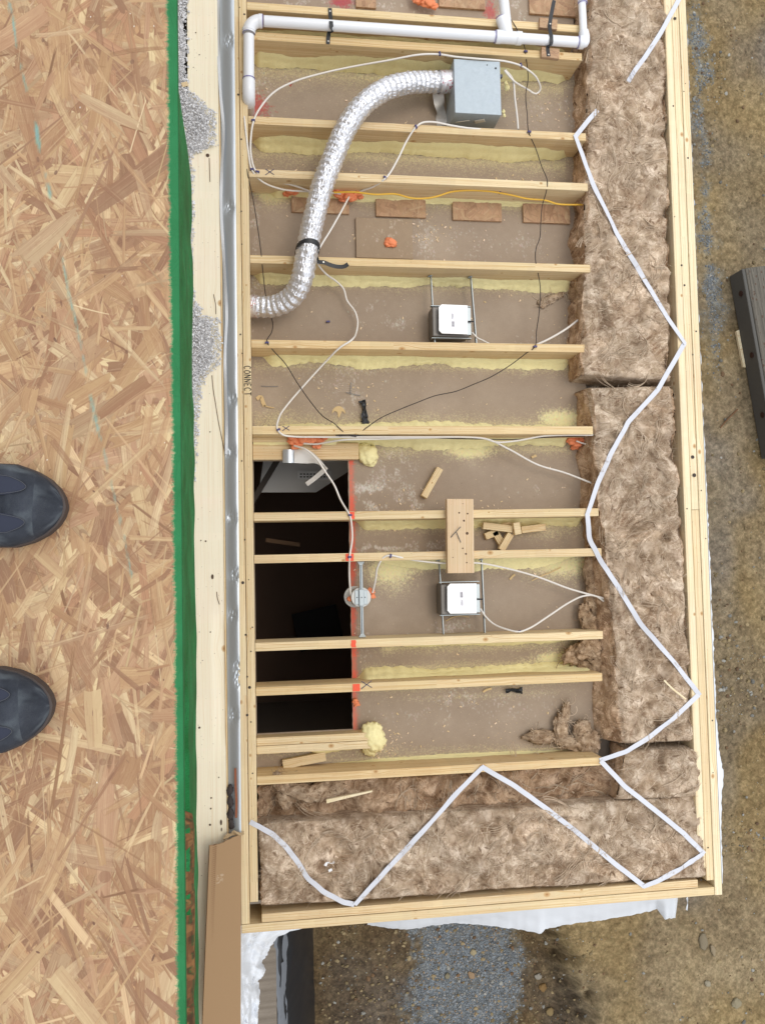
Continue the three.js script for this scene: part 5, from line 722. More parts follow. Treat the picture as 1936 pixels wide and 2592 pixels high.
clip(1264, 487, -0.06, 1.2, 'dark staple holding the yellow cable');
clip(830, 815, YC, 0.1, 'loose purple staple lying on the ceiling board right of the duct bend');

/* ---------- recessed lights ---------- */
const steel = new THREE.MeshStandardMaterial({ color: col(150, 158, 162), metalness: 0.7, roughness: 0.38 });
const steelDark = new THREE.MeshStandardMaterial({ color: col(112, 108, 104), metalness: 0.5, roughness: 0.45 });
function lightBox(label, cx, cy, flip, bars, z0, z1) {
  const c = P(cx, cy, -0.03), t = thing('recessed_light', label, 'light fixture', new THREE.Vector3(c.x, YC, c.z), 'recessed lights with white covers');
  const s = 0.071, k = 0.014, sh = new THREE.Shape(); // cover with two clipped corners on the left
  sh.moveTo(-s + k, -s); sh.lineTo(s, -s); sh.lineTo(s, s); sh.lineTo(-s + k, s); sh.lineTo(-s, s - k); sh.lineTo(-s, -s + k); sh.closePath();
  const g = new THREE.ExtrudeGeometry(sh, { depth: 0.003, bevelEnabled: true, bevelThickness: 0.0008, bevelSize: 0.0008, bevelSegments: 1 }); g.rotateX(-Math.PI / 2); g.rotateY(-0.02); g.translate(c.x, -0.033, c.z);
  const cover = part('cover', g, new THREE.MeshStandardMaterial({ color: col(250, 250, 250), roughness: 0.5 }), t);
  const lab = canvasTex(64, 256, (x, W, H) => { x.fillStyle = css(236, 234, 240); x.fillRect(0, 0, W, H); const r = rng(7); x.fillStyle = css(40, 38, 46); for (let i = 0; i < 26; i++) x.fillRect(8, 150 + i * 3.6, 48, 0.8 + r() * 2.2); x.fillRect(14, 20, 7, 90); x.fillStyle = css(90, 88, 100); x.fillRect(28, 20, 3, 84); x.fillRect(36, 20, 3, 60); x.fillRect(44, 30, 3, 90); });
  const lg = new THREE.PlaneGeometry(0.017, 0.075); lg.rotateX(-Math.PI / 2); if (flip) lg.rotateY(Math.PI); lg.translate(c.x - 0.002, -0.0288, c.z + (flip ? 0.002 : 0.004)); part('barcode_label', lg, new THREE.MeshStandardMaterial({ map: lab, roughness: 0.5 }), cover);
  part('housing', [bx(c.x - 0.098, c.x + 0.088, -0.16, -0.06, c.z - 0.07, c.z + 0.078, 0.006), new THREE.CylinderGeometry(0.06, 0.06, 0.03, 32).translate(c.x, -0.048, c.z)], steelDark, t);
  part('side_plate', bx(c.x + 0.070, c.x + 0.094, -0.075, -0.052, c.z - 0.066, c.z + 0.07, 0.001), steel, t);
  for (const q of [bx(c.x - 0.1, c.x + 0.1, -0.1, -0.075, c.z + 0.0785, c.z + 0.083, 0.001), bx(c.x - 0.1, c.x + 0.1, -0.1, -0.075, c.z - 0.081, c.z - 0.0765, 0.001)]) part('bracket', q, steel, t);
  part('lever', tube([new THREE.Vector3(c.x + 0.072, -0.045, c.z + 0.006), new THREE.Vector3(c.x + 0.088, -0.04, c.z + 0.006), new THREE.Vector3(c.x + 0.104, -0.04, c.z + 0.007)], 0.0036, 10), inkMat, t);
  for (const b of bars) { const x0 = P(b[0], (cy), -0.12).x, x1 = P(b[1], cy, -0.12).x; const m = part('hanger_bar', ribbon([new THREE.Vector3(x0, -0.115, z0), new THREE.Vector3((x0 + x1) / 2, -0.115, (z0 + z1) / 2), new THREE.Vector3(x1, -0.115, z1)], 0.004, 0.026, 10), steel, t); part('mounting_foot', obox(new THREE.Vector3(x0 - 0.005, -0.11, z0 + 0.004), [0.022, 0.02, 0.005], 0.3, 3), steel, m); }
}
lightBox('white covered recessed light in the bay above, beside the thin black wire', 1147, 808, false, [[1092, 1098], [1193, 1203]], JZ[4] + 0.02, JZ[5] - 0.02);
lightBox('white covered recessed light in the lower bay below the short plank', 1169, 1515, true, [[1112, 1119], [1220, 1223]], JZ[8] + 0.02, JZ[9] - 0.02);

{ // round ceiling box on an adjustable bar, over the hatch edge
  const c = P(914, 1512, -0.1), t = thing('ceiling_box', 'round grey ceiling box on a steel bar at the hatch edge', 'junction box', new THREE.Vector3(c.x, YC - 0.02, c.z));
  const pale = new THREE.MeshStandardMaterial({ color: col(204, 204, 200), roughness: 0.5 });
  part('box_body', new THREE.LatheGeometry([[0, 0], [0.046, 0], [0.048, -0.004], [0.048, -0.095], [0.044, -0.1]].map((q) => new THREE.Vector2(q[0], q[1])), 40).translate(c.x, -0.1, c.z), pale, t);
  part('flange', new THREE.CylinderGeometry(0.052, 0.052, 0.004, 40).translate(c.x - 0.022, YC + 0.004, c.z), pale, t);
  const top = -0.0985; part('mounting_plate', [bx(c.x - 0.03, c.x + 0.03, top - 0.002, top + 0.003, c.z - 0.034, c.z + 0.034, 0.0012)], steel, t);
  part('adjustable_bar', [bx(c.x - 0.0075, c.x + 0.0085, top + 0.002, top + 0.012, JZ[8] + 0.028, JZ[9] - 0.028, 0.002), bx(c.x - 0.011, c.x + 0.012, top + 0.0121, top + 0.016, c.z - 0.038, c.z + 0.04, 0.002)], steel, t);
  for (const q of [bx(c.x - 0.0015, c.x + 0.0015, top + 0.0121, top + 0.0126, JZ[8] + 0.03, c.z - 0.039, 0), bx(c.x - 0.0015, c.x + 0.0015, top + 0.0121, top + 0.0126, c.z + 0.041, JZ[9] - 0.03, 0)]) part('bar_groove', q, inkMat, t);
  for (const [z, s] of [[JZ[8] + 0.0215, 1], [JZ[9] - 0.0215, -1]]) { const sh = slab([new THREE.Vector3(c.x - 0.017, 0, z), new THREE.Vector3(c.x + 0.018, 0, z), new THREE.Vector3(c.x + 0.008, 0, z + s * 0.016), new THREE.Vector3(c.x - 0.007, 0, z + s * 0.016)], top - 0.008, top + 0.014); part('bar_foot', sh, steel, t); }
  const hs = []; for (const dx of [-0.02, 0, 0.018]) hs.push(new THREE.CylinderGeometry(0.0028, 0.0028, 0.002, 10).translate(c.x + dx, top + (dx ? 0.0035 : 0.0165), c.z)); for (const q of hs) part('screw', q, inkMat, t);
  orangeFoam('orange foam at the left side of the round ceiling box', [[886, 1516, -0.13, 0.011], [890, 1510, -0.13, 0.008]]);
  orangeFoam('orange foam at the right side of the round ceiling box', [[941, 1497, -0.13, 0.012], [943, 1509, -0.13, 0.011], [937, 1492, -0.13, 0.009]]);
}

/* ---------- wood offcuts ---------- */
{
  const plankMat = new THREE.MeshStandardMaterial({ map: woodTexture(71, [212, 186, 152], 6, 0.9), roughness: 0.8 });
  const t = thing('short_plank', 'short pale plank with nail holes lying across two joists', 'plank', P(1165, 1356, 0.002));
  const a = P(1130, 1263, 0.04), b = P(1201, 1450, 0.04); const cx = (a.x + b.x) / 2, cz = (a.z + b.z) / 2;
  part('board', obox(new THREE.Vector3(cx, 0.0215, cz), [b.z - a.z, 0.038, 0.129], Math.PI / 2 - 0.015, 71, 0, 0.003), plankMat, t);
  const gs = []; for (const [x, y, s] of [[1171, 1275, 0.002], [1162, 1298, 0.004], [1183, 1300, 0.004], [1171, 1388, 0.0035], [1179, 1402, 0.0045], [1181, 1424, 0.0035], [1146, 1411, 0.0025], [1182, 1350, 0.007], [1174, 1318, 0.005]]) { const c = P(x, y, 0.0408); gs.push(new THREE.CylinderGeometry(s, s, 0.001, 9).translate(c.x, 0.0409, c.z)); }
  const nh = new THREE.MeshStandardMaterial({ color: col(92, 70, 54), roughness: 0.9 }); for (const q of gs) part('nail_hole', q, nh, t);
  single('bent_nail', tube(PL([[1141, 1360, 0.043], [1150, 1350, 0.05], [1166, 1333, 0.056]]), 0.0022, 10), steelDark, 'bent nail lying on the short plank, its left stroke', 'nail');
  single('bent_nail', tube(PL([[1155, 1347, 0.048], [1160, 1359, 0.046], [1166, 1373, 0.043]]), 0.002, 10), steelDark, 'second nail beside the bent nail on the short plank', 'nail');
}
const blk = (label, x, y, Y, size, yaw, seed, tilt, m = 1) => single('wood_block', obox(P(x, y, Y), size, yaw, seed, tilt || 0), wood[m], label, 'wood block', 'loose wood offcuts on the ceiling board');
blk('slanted wood offcut lying alone above the short plank', 1092, 1222, YC + 0.02, [0.165, 0.038, 0.033], 1.03, 81);
blk('horizontal wood block at the left of the offcut pile', 1258, 1335, YC + 0.055, [0.15, 0.028, 0.034], -0.14, 82);
blk('wood block pointing right from the offcut pile', 1348, 1338, YC + 0.05, [0.125, 0.03, 0.034], 0.1, 83, 0, 3);
blk('square end block on top of the offcut pile', 1307, 1338, YC + 0.075, [0.034, 0.03, 0.06], 0.15, 84, 0, 0);
blk('lower left wood block of the offcut pile', 1243, 1352, YC + 0.02, [0.07, 0.028, 0.034], 0.35, 85, 0, 3);
blk('wood block slanting down right in the offcut pile', 1262, 1365, YC + 0.02, [0.09, 0.028, 0.034], -1.05, 86, 0, 1);
blk('lowest wood block of the offcut pile, slanting down left', 1279, 1372, YC + 0.045, [0.095, 0.03, 0.034], 1.0, 87, 0, 0);
blk('narrow wood wedge behind the offcut pile', 1285, 1328, YC + 0.02, [0.09, 0.02, 0.03], 0.3, 89, 0, 3);
blk('flat wood block below the lower header at left', 770, 1924, YC + 0.03, [0.205, 0.03, 0.043], 0.14, 88);
{ // long wedge on the dark wool
  const c = [P(827, 2033, 0.0), P(826, 2024, 0.0), P(945, 2005, 0.03), P(943, 2009, 0.03)]; const s = slab([c[0], c[1], c[2], c[3]], -0.012, 0.004); single('wood_shim', s, wood[2], 'long tapered wood shim lying on the dark wool strip', 'wood shim');
  single('wood_splinter', ribbon(PL([[1680, 1722, 0.03], [1700, 1742, 0.035], [1735, 1770, 0.03]]), 0.008, 0.003, 10), wood[2], 'thin wood splinter on the middle batt near the strap', 'splinter');
  single('plastic_bit', ribbon(PL([[823, 2192, 0.03], [828, 2184, 0.036], [838, 2186, 0.03], [846, 2182, 0.03]]), 0.014, 0.001, 16, (t) => t * 2), new THREE.MeshStandardMaterial({ color: col(240, 240, 240), roughness: 0.6, side: THREE.DoubleSide }), 'curled white plastic bit on the wide lower batt', 'plastic bit');
  single('plastic_bit', obox(P(836, 2203, 0.012), [0.018, 0.003, 0.012], 0.4, 2), new THREE.MeshStandardMaterial({ color: col(236, 236, 236), roughness: 0.6 }), 'tiny flat white bit below the curled plastic bit', 'plastic bit');
}
// board scraps glued to the ceiling board
[[738, 490, 884, 541, 'leftmost of the four strand board scraps, half under the foil duct'], [951, 497, 1078, 551, 'second strand board scrap from the left, behind the foam dab patch'], [1145, 499, 1270, 560, 'third strand board scrap from the left under the yellow cable'], [1323, 508, 1443, 566, 'rightmost strand board scrap beside the upper batt']].forEach(([x0, y0, x1, y1, label], i) => {
  const a = P(x0, y0, YC + 0.016), b = P(x1, y1, YC + 0.016); single('board_scrap', bx(a.x, b.x, YC + 0.0006, YC + 0.0165, a.z, b.z, 0.001, 0, 90 + i, 1.2, 0.6), scrapMat, label, 'board scrap', 'strand board scraps in a row');
});
[[1338, -30, 1460, 42, 'strand board scrap with a green edge at the upper right corner of the bays'], [1110, -30, 1228, 24, 'strand board scrap at the upper edge left of the tee pipe'], [900, -30, 952, 20, 'small brown strand board scrap at the upper edge']].forEach(([x0, y0, x1, y1, label], i) => { const a = P(x0, y0, YC + 0.016), b = P(x1, y1, YC + 0.016); single('board_scrap', bx(a.x, b.x, YC + 0.0006, YC + 0.0165, a.z, b.z, 0.001, 0, 95 + i, 1.2, 0.6), scrapMat, label, 'board scrap'); });
{ const a = P(900, 551, YC + 0.013), b = P(1045, 656, YC + 0.013); const g = bx(a.x, b.x, YC + 0.0006, YC + 0.0165, a.z, b.z, 0.0008); const p = g.attributes.position, uv = g.attributes.uv; for (let i = 0; i < p.count; i++) uv.setXY(i, (p.getX(i) - KX0) / (KX1 - KX0), 1 - (p.getZ(i) - KZ0) / (KZ1 - KZ0)); single('board_patch', g, new THREE.MeshStandardMaterial({ map: ceilTex, color: 0xfffaf0, roughness: 0.9 }), 'square patch of brown ceiling board with the orange foam dab', 'board patch'); }

/* ---------- tape, film and other litter ---------- */
{
  const black = new THREE.MeshPhysicalMaterial({ color: col(26, 28, 32), roughness: 0.38, side: THREE.DoubleSide });
  const crumple = (pts, w, seed) => { const c = new THREE.CatmullRomCurve3(pts); return gridGeo(16, 40, (u, v) => { const p = c.getPointAt(v), T = c.getTangentAt(v), s = new THREE.Vector3(T.z, 0, -T.x).normalize(), ww = w * (0.8 + 0.45 * fbm(v * 3, seed, 2, 3) + (v > 0.85 ? 0.35 : 0)); return p.addScaledVector(s, (u - 0.5) * ww).add(new THREE.Vector3(0.002 * vn(u * 6, v * 9, seed), 0.012 + 0.018 * fbm(u * 2.4, v * 5, seed, 3), 0)); }); };
  single('black_tape', crumple(PL([[916, 1014], [921, 1030], [922, 1050], [924, 1074]], YC + 0.004), 0.038, 3), black, 'crumpled black tape scrap on the ceiling board above the hatch joist', 'tape');
  single('black_tape', crumple(PL([[1276, 1749], [1292, 1745], [1308, 1748], [1321, 1747]], YC + 0.004), 0.026, 8), black, 'small crumpled black tape scrap in the lower right bay', 'tape');
  // white sheet and silver tape on the upper header
  const film = new THREE.MeshPhysicalMaterial({ color: col(232, 230, 226), roughness: 0.5, transmission: 0.15, thickness: 0, side: THREE.DoubleSide });
  const A = P(745, 1138, -0.125), B = P(745, 1172, -0.125), C = P(785, 1140, -0.11), D = P(812, 1176, -0.09), E = P(826, 1196, -0.1), G = P(800, 1150, -0.1);
  single('film_sheet', gridGeo(24, 12, (u, v) => { const t = [A, P(780, 1140, -0.1), P(798, 1150, -0.09), P(822, 1178, -0.09)], b = [B, P(775, 1173, -0.12), P(800, 1174, -0.11), P(826, 1190, -0.1)]; const ca = new THREE.CatmullRomCurve3(t).getPoint(u), cb = new THREE.CatmullRomCurve3(b).getPoint(u); const q = ca.lerp(cb, v); q.y += 0.006 * Math.sin(u * 7 + v * 3) + 0.004; return q; }), film, 'white film sheet taped to the board above the hatch', 'film');
  single('film_strip', ribbon([P(826, 1182, -0.1), P(818, 1192, -0.12), P(800, 1208, -0.15), P(776, 1226, -0.18)], 0.022, 0.0006, 20), film, 'narrow strip of white film hanging into the hatch', 'film');
  single('silver_tape', gridGeo(10, 10, (u, v) => { const p = P(716 + 31 * u, 1138 + 34 * v, -0.128); p.y += 0.008 * Math.sin(u * Math.PI) + 0.004; return p; }), new THREE.MeshStandardMaterial({ color: col(186, 192, 198), metalness: 0.6, roughness: 0.35, side: THREE.DoubleSide }), 'silver tape holding the white film sheet', 'tape');
  const peel = new THREE.MeshStandardMaterial({ color: col(205, 178, 132), roughness: 0.85 });
  { const sh = []; for (let k = 0; k <= 12; k++) { const a = Math.PI * (1 + k / 12); sh.push(P(857 + 17 * Math.cos(a), 1048 + 20 * Math.sin(a), YC)); } sh.push(P(866, 1040, YC), P(861, 1052, YC), P(856, 1058, YC), P(854, 1043, YC), P(846, 1040, YC)); single('paper_scrap', slab(sh, YC + 0.002, YC + 0.003), peel, 'tan crescent paper scrap on the board left of the black tape', 'paper scrap'); }
  const litter = (label, L, w, m, seed, name = 'wood_shaving') => single(name, ribbon(PL(L, YC + 0.005), w, 0.002, 12), m, label, name.replace('_', ' '));
  litter('curled wood shaving under the lower light box', [[1128, 1572], [1145, 1563], [1165, 1559], [1187, 1562]], 0.005, peel, 1);
  litter('thin straight splinter crossing under the cable in the lower right bay', [[1346, 1470], [1370, 1458], [1400, 1446], [1420, 1436]], 0.005, peel, 2);
  litter('small wood sliver right of the lower light box', [[1290, 1467], [1297, 1459], [1303, 1454]], 0.010, peel, 3);
  litter('grey wire nail lying flat above the black tape', [[876, 993], [890, 997], [912, 1001]], 0.004, steelDark, 4, 'loose_nail');
  litter('second grey nail crossing the first above the black tape', [[888, 968], [888, 982], [887, 996]], 0.004, steelDark, 4, 'loose_nail');
  litter('thin dark nail at the left of the bay above the hatch joist', [[661, 977], [680, 978], [704, 978]], 0.003, steelDark, 4, 'loose_nail');
  litter('small pale sliver touching the cable near the right batt', [[1345, 1158, YC + 0.01], [1352, 1155, YC + 0.012], [1357, 1153, YC + 0.01]], 0.012, peel, 5);
  litter('broken pale chip heap at the left rim in the bay above the hatch', [[650, 1010], [660, 1004], [666, 1018], [670, 1028]], 0.018, peel, 6);
  litter('long pale splinter beside the chip heap at the left rim', [[668, 1026], [680, 1030], [694, 1032]], 0.005, peel, 6);
  litter('small sliver at the foot of the lower right joist', [[1222, 1752], [1232, 1746], [1244, 1743]], 0.010, peel, 6);
  // sawdust and crumbs
  const r = rng(515), n = 1500, m = new THREE.InstancedMesh(new THREE.BoxGeometry(1, 0.5, 0.45), new THREE.MeshStandardMaterial({ roughness: 0.9 }), n), M = new THREE.Matrix4(), Q = new THREE.Quaternion(), c = new THREE.Color(); let k = 0;
  const hot = [[1100, 1790, 0.35, 0.12], [1300, 1850, 0.3, 0.12], [990, 1900, 0.25, 0.06], [1000, 600, 0.12, 0.06], [1080, 590, 0.12, 0.1], [1400, 290, 0.2, 0.1], [1330, 470, 0.3, 0.08], [900, 980, 0.35, 0.1], [1010, 1270, 0.15, 0.12], [900, 440, 0.4, 0.04], [1150, 1290, 0.4, 0.04], [955, 1890, 0.08, 0.05], [985, 1860, 0.1, 0.06]];
  while (k < n) { let p; if (r() < 0.6) { const h = hot[r() * hot.length | 0], q = P(h[0], h[1], YC); p = new THREE.Vector3(q.x + gauss(r) * h[2] * 0.5, YC + 0.002, q.z + gauss(r) * h[3] * 0.5); } else p = new THREE.Vector3(0.03 + r() * 1.6, YC + 0.002, -2.6 + r() * 3.55); if (p.x < 0 || p.x > 1.66 || p.z > 0.97 || (p.x < 0.46 && p.z > -0.5 && p.z < 0.83)) continue; if (JZ.some((z) => Math.abs(z - p.z) < 0.024)) continue; Q.setFromEuler(new THREE.Euler(0, r() * 6, 0)); const s = 0.002 + Math.pow(r(), 4) * 0.011; M.compose(p, Q, new THREE.Vector3(s, s * 0.5, s)); m.setMatrixAt(k, M); const v = r(); c.setRGB((214 + v * 24) / 255, (188 + v * 26) / 255, (138 + v * 50) / 255, THREE.SRGBColorSpace); m.setColorAt(k, c); k++; }
  m.name = 'sawdust'; m.castShadow = m.receiveShadow = true; m.userData = { kind: 'stuff', label: 'pale sawdust and wood crumbs scattered over the ceiling board' }; scene.add(m);
}

/* ---------- what shows through the hatch ---------- */
{
  const white = new THREE.MeshStandardMaterial({ color: col(226, 224, 220), roughness: 0.6 }), Y = -0.95;
  const t = thing('vent_panel', 'pale panel with a slotted vent seen down in the dark hatch', 'vent panel', P(760, 1210, Y));
  const c = [P(672, 1130, Y), P(900, 1130, Y), P(893, 1186, Y), P(800, 1246, Y), P(655, 1246, Y)];
  part('panel', slab(c, Y - 0.02, Y), white, t);
  const v = part('vent', slab([P(752, 1192, Y), P(838, 1192, Y), P(838, 1214, Y), P(752, 1214, Y)], Y + 0.002, Y + 0.016), new THREE.MeshStandardMaterial({ color: col(240, 240, 238), roughness: 0.5 }), t);
  const gs = []; for (let i = 0; i < 9; i++) for (let j = 0; j < 2; j++) { const a = P(762 + i * 8.4, 1200 + j * 7, Y + 0.016); gs.push(new THREE.BoxGeometry(0.012, 0.001, 0.007).translate(a.x, Y + 0.0168, a.z)); } for (const q of gs) part('vent_slot', q, inkMat, v);
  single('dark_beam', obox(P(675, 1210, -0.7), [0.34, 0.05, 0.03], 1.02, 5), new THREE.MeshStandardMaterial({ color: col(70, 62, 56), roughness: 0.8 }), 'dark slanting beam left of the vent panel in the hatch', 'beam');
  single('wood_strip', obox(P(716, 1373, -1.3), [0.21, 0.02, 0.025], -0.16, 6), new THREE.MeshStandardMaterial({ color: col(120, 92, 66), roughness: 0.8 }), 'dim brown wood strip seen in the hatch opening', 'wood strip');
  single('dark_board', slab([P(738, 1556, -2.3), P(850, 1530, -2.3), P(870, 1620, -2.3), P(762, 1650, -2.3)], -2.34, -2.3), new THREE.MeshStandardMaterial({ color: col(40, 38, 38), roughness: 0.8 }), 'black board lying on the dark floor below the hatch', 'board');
}

/* ---------- cardboard, house wrap, foundation ---------- */
{
  const t = thing('cardboard', 'brown corrugated cardboard sheet leaning at the lower left corner', 'cardboard', P(570, 2400, 0));
  const cb = new THREE.MeshStandardMaterial({ map: canvasTex(256, 1024, (x, W, H) => { const r = rng(9); x.fillStyle = css(156, 126, 92); x.fillRect(0, 0, W, H); for (let i = 0; i < 9000; i++) { const v = (r() - 0.5) * 16; x.fillStyle = css(156 + v, 126 + v, 92 + v, 0.3); x.fillRect(r() * W, r() * H, 1 + r() * 10, 1); } x.fillStyle = css(186, 168, 146, 0.5); for (let i = 0; i < 40; i++) x.fillRect(60 + r() * 50, 820 + r() * 40, 3 + r() * 9, 2 + r() * 5); }), roughness: 0.85 });
  const YL = 0.16, YR = 0.02, top = [[531, 2141], [545, 2137], [560, 2136], [570, 2128], [578, 2122], [590, 2116], [611, 2110]];
  const rightX = (f) => 611 - 1.5 * f, leftX = (f) => 531 - 20 * f;
  const surf = (off) => gridGeo(24, 60, (u, v) => { const k = u * (top.length - 1), i = Math.min(top.length - 2, Math.floor(k)), f = k - i, y0 = top[i][1] + (top[i + 1][1] - top[i][1]) * f + 2 * vn(u * 14, 3), y = y0 + (2640 - y0) * v, fl = (y - 2140) / 500; const x = leftX(fl) + (rightX(fl) - leftX(fl)) * u; const Y = YL + (YR - YL) * u; const p = P(x, y, Y); p.y += off; p.x += off * 0.6; return p; });
  part('liner', surf(0), cb, t); part('liner', surf(-0.006), cb, t);
  // corrugated core along the left edge
  const fl = []; const n = 150; const pts = []; for (let i = 0; i <= n * 4; i++) { const y = 2143 + 480 * i / (n * 4), f = (y - 2140) / 500, p = P(leftX(f) , y, YL); const off = -0.003 + 0.0026 * Math.sin(i / (n * 4) * 92 * Math.PI * 2); p.y += off; p.x += off * 0.6; pts.push(p); }
  part('corrugated_core', gridGeo(pts.length - 1, 1, (u, v) => { const p = pts[Math.round(u * (pts.length - 1))].clone(); p.x += v * 0.03; p.y -= v * 0.028; return p; }), new THREE.MeshStandardMaterial({ color: col(120, 88, 60), roughness: 0.9, side: THREE.DoubleSide }), t);
  part('torn_flap', gridGeo(20, 6, (u, v) => { const p = P(566 + 52 * u, 2128 - 20 * u - 14 * v * (0.7 + 0.5 * vn(u * 6, 4)) - 4 * Math.sin(u * 5), 0.05 - 0.03 * u); p.y += 0.006 * Math.sin(u * 9 + v * 3); return p; }), new THREE.MeshStandardMaterial({ color: col(170, 146, 112), roughness: 0.9, side: THREE.DoubleSide }), t, 'torn pale upper edge');

  const wrap = new THREE.MeshStandardMaterial({ color: col(226, 230, 236), roughness: 0.55, side: THREE.DoubleSide });
  const lerpList = (L, x) => { for (let i = 1; i < L.length; i++) if (x <= L[i][0]) { const a = L[i - 1], b = L[i]; return a[1] + (b[1] - a[1]) * (x - a[0]) / (b[0] - a[0] || 1); } return L[L.length - 1][1]; };
  const low = [[930, 2336], [965, 2345], [1020, 2354], [1060, 2351], [1110, 2344], [1155, 2340], [1240, 2342], [1300, 2348], [1350, 2357], [1371, 2363], [1376, 2352], [1450, 2340], [1520, 2333], [1590, 2318], [1662, 2299], [1672, 2312], [1686, 2330], [1690, 2318], [1695, 2325], [1712, 2320], [1714, 2270]];
  single('house_wrap', gridGeo(150, 16, (u, v) => { const x = 930 + 784 * u, yt = 2334 - (x - 930) * 0.0765, yb = Math.max(lerpList(low, x), yt + 2) + 1.5 * vn(x / 5, 2); const a = P(x, yt - 8, -0.03), b = P(x, yb, -0.3); a.z = Math.min(a.z, 1.674); const k = Math.pow(v, 0.8), q = a.clone().lerp(b, k); q.z += 0.006 * Math.sin(v * 5 + x / 60) * v; q.y += 0.004 * vn(x / 30, v * 4); return q; }), wrap, 'white house wrap sheet hanging out below the lower rim', 'house wrap');
  single('house_wrap', gridGeo(300, 8, (u, v) => { const z = -3.0 + 4.62 * u, bulge = 0.006 + 0.009 * sstep(-1.5, 0.5, z) + 0.026 * Math.exp(-((z - 1.1) ** 2) / 0.02) + 0.005 * vn(z * 60, 3) + 0.003 * vn(z * 200, 8); return new THREE.Vector3(2.2245 + bulge * Math.min(1, v * 3), 0.001 - 0.012 * Math.min(1, v * 3) - 0.25 * Math.max(0, v - 0.33), z); }), wrap, 'white house wrap edge showing along the right rim', 'house wrap');
  const torn = [[2350, 768], [2356, 735], [2366, 712], [2372, 700], [2384, 690], [2392, 683], [2410, 678], [2440, 663], [2451, 673], [2468, 660], [2486, 653], [2512, 658], [2540, 655], [2570, 652], [2620, 650]];
  single('torn_wrap', gridGeo(24, 80, (u, v) => { const y = 2346 + 270 * v, x1 = lerpList(torn, y) + 2 * vn(y / 4, 1), x = 596 + (x1 - 596) * u; const p = P(x, y, -0.22 - 0.25 * u); const cr = fbm(u * 5, v * 9, 3, 3); p.y += 0.06 * cr + 0.03 * Math.abs(vn(u * 8 + v * 3, v * 14, 6)); return p; }), wrap, 'torn crumpled white wrap hanging beside the cardboard', 'house wrap');
  single('wrap_thread', ribbon([P(1738, 2272, -0.05), P(1739, 2288, -0.15), P(1737, 2304, -0.2)], 0.008, 0.0006, 14, (t) => t * 4), wrap, 'thin white thread of wrap hanging at the lower right corner', 'house wrap');

  const fnd = thing('foundation_wall', 'concrete foundation top with torn black coating below the lower rim', 'wall', [0.25, YG - 0.5, 2.9]);
  const conc = new THREE.MeshStandardMaterial({ map: canvasTex(256, 512, (x, W, H) => { const r = rng(2); for (let j = 0; j < H; j += 2) for (let i = 0; i < W; i += 2) { const n = fbm(i / 50, j / 50, 2, 4) * 20 + (r() - 0.5) * 12; x.fillStyle = css(122 + n, 112 + n, 100 + n); x.fillRect(i, j, 2, 2); } }), roughness: 0.9 });
  const xa = P(700, 2480, -2.62).x, xb = P(800, 2480, -3.1).x;
  part('concrete_top', bx(-0.35, xa, YG - 0.6, -2.62, 1.62, 6, 0.004), conc, fnd);
  const tar = new THREE.MeshPhysicalMaterial({ color: col(30, 32, 36), roughness: 0.35, clearcoat: 0.2 });
  part('black_coating', gridGeo(20, 160, (u, v) => { const z = 1.62 + 2.6 * v; const x = xa + 0.001 + (xb - xa) * u; return new THREE.Vector3(x, -2.63 - 0.62 * Math.pow(u, 1.5) + 0.02 * fbm(x * 12, z * 6, 3, 3), z); }), tar, fnd);
  const gp = new THREE.MeshStandardMaterial({ color: col(112, 116, 122), roughness: 0.9 });
  for (const [x0, w, sd, z0, z1] of [[0.012, 0.03, 1, 1.75, 3.9], [0.07, 0.026, 5, 1.7, 3.6], [0.05, 0.03, 9, 3.0, 4.0]]) part('bare_patch', gridGeo(6, 90, (u, v) => { const z = z0 + (z1 - z0) * v, ww = w * (0.7 + 1.4 * fbm(z * 3, sd, 2, 3)), x = xa + x0 + 0.03 * fbm(z * 2, sd + 3, 1, 3) + (u - 0.5) * Math.max(0.002, ww) + 0.008 * vn(z * 20, u * 2, sd), uu = clamp((x - xa) / (xb - xa), 0, 1); return new THREE.Vector3(x, -2.63 - 0.62 * Math.pow(uu, 1.5) + 0.02 * fbm(x * 12, z * 6, 3, 3) + 0.006, z); }), gp, fnd);
}

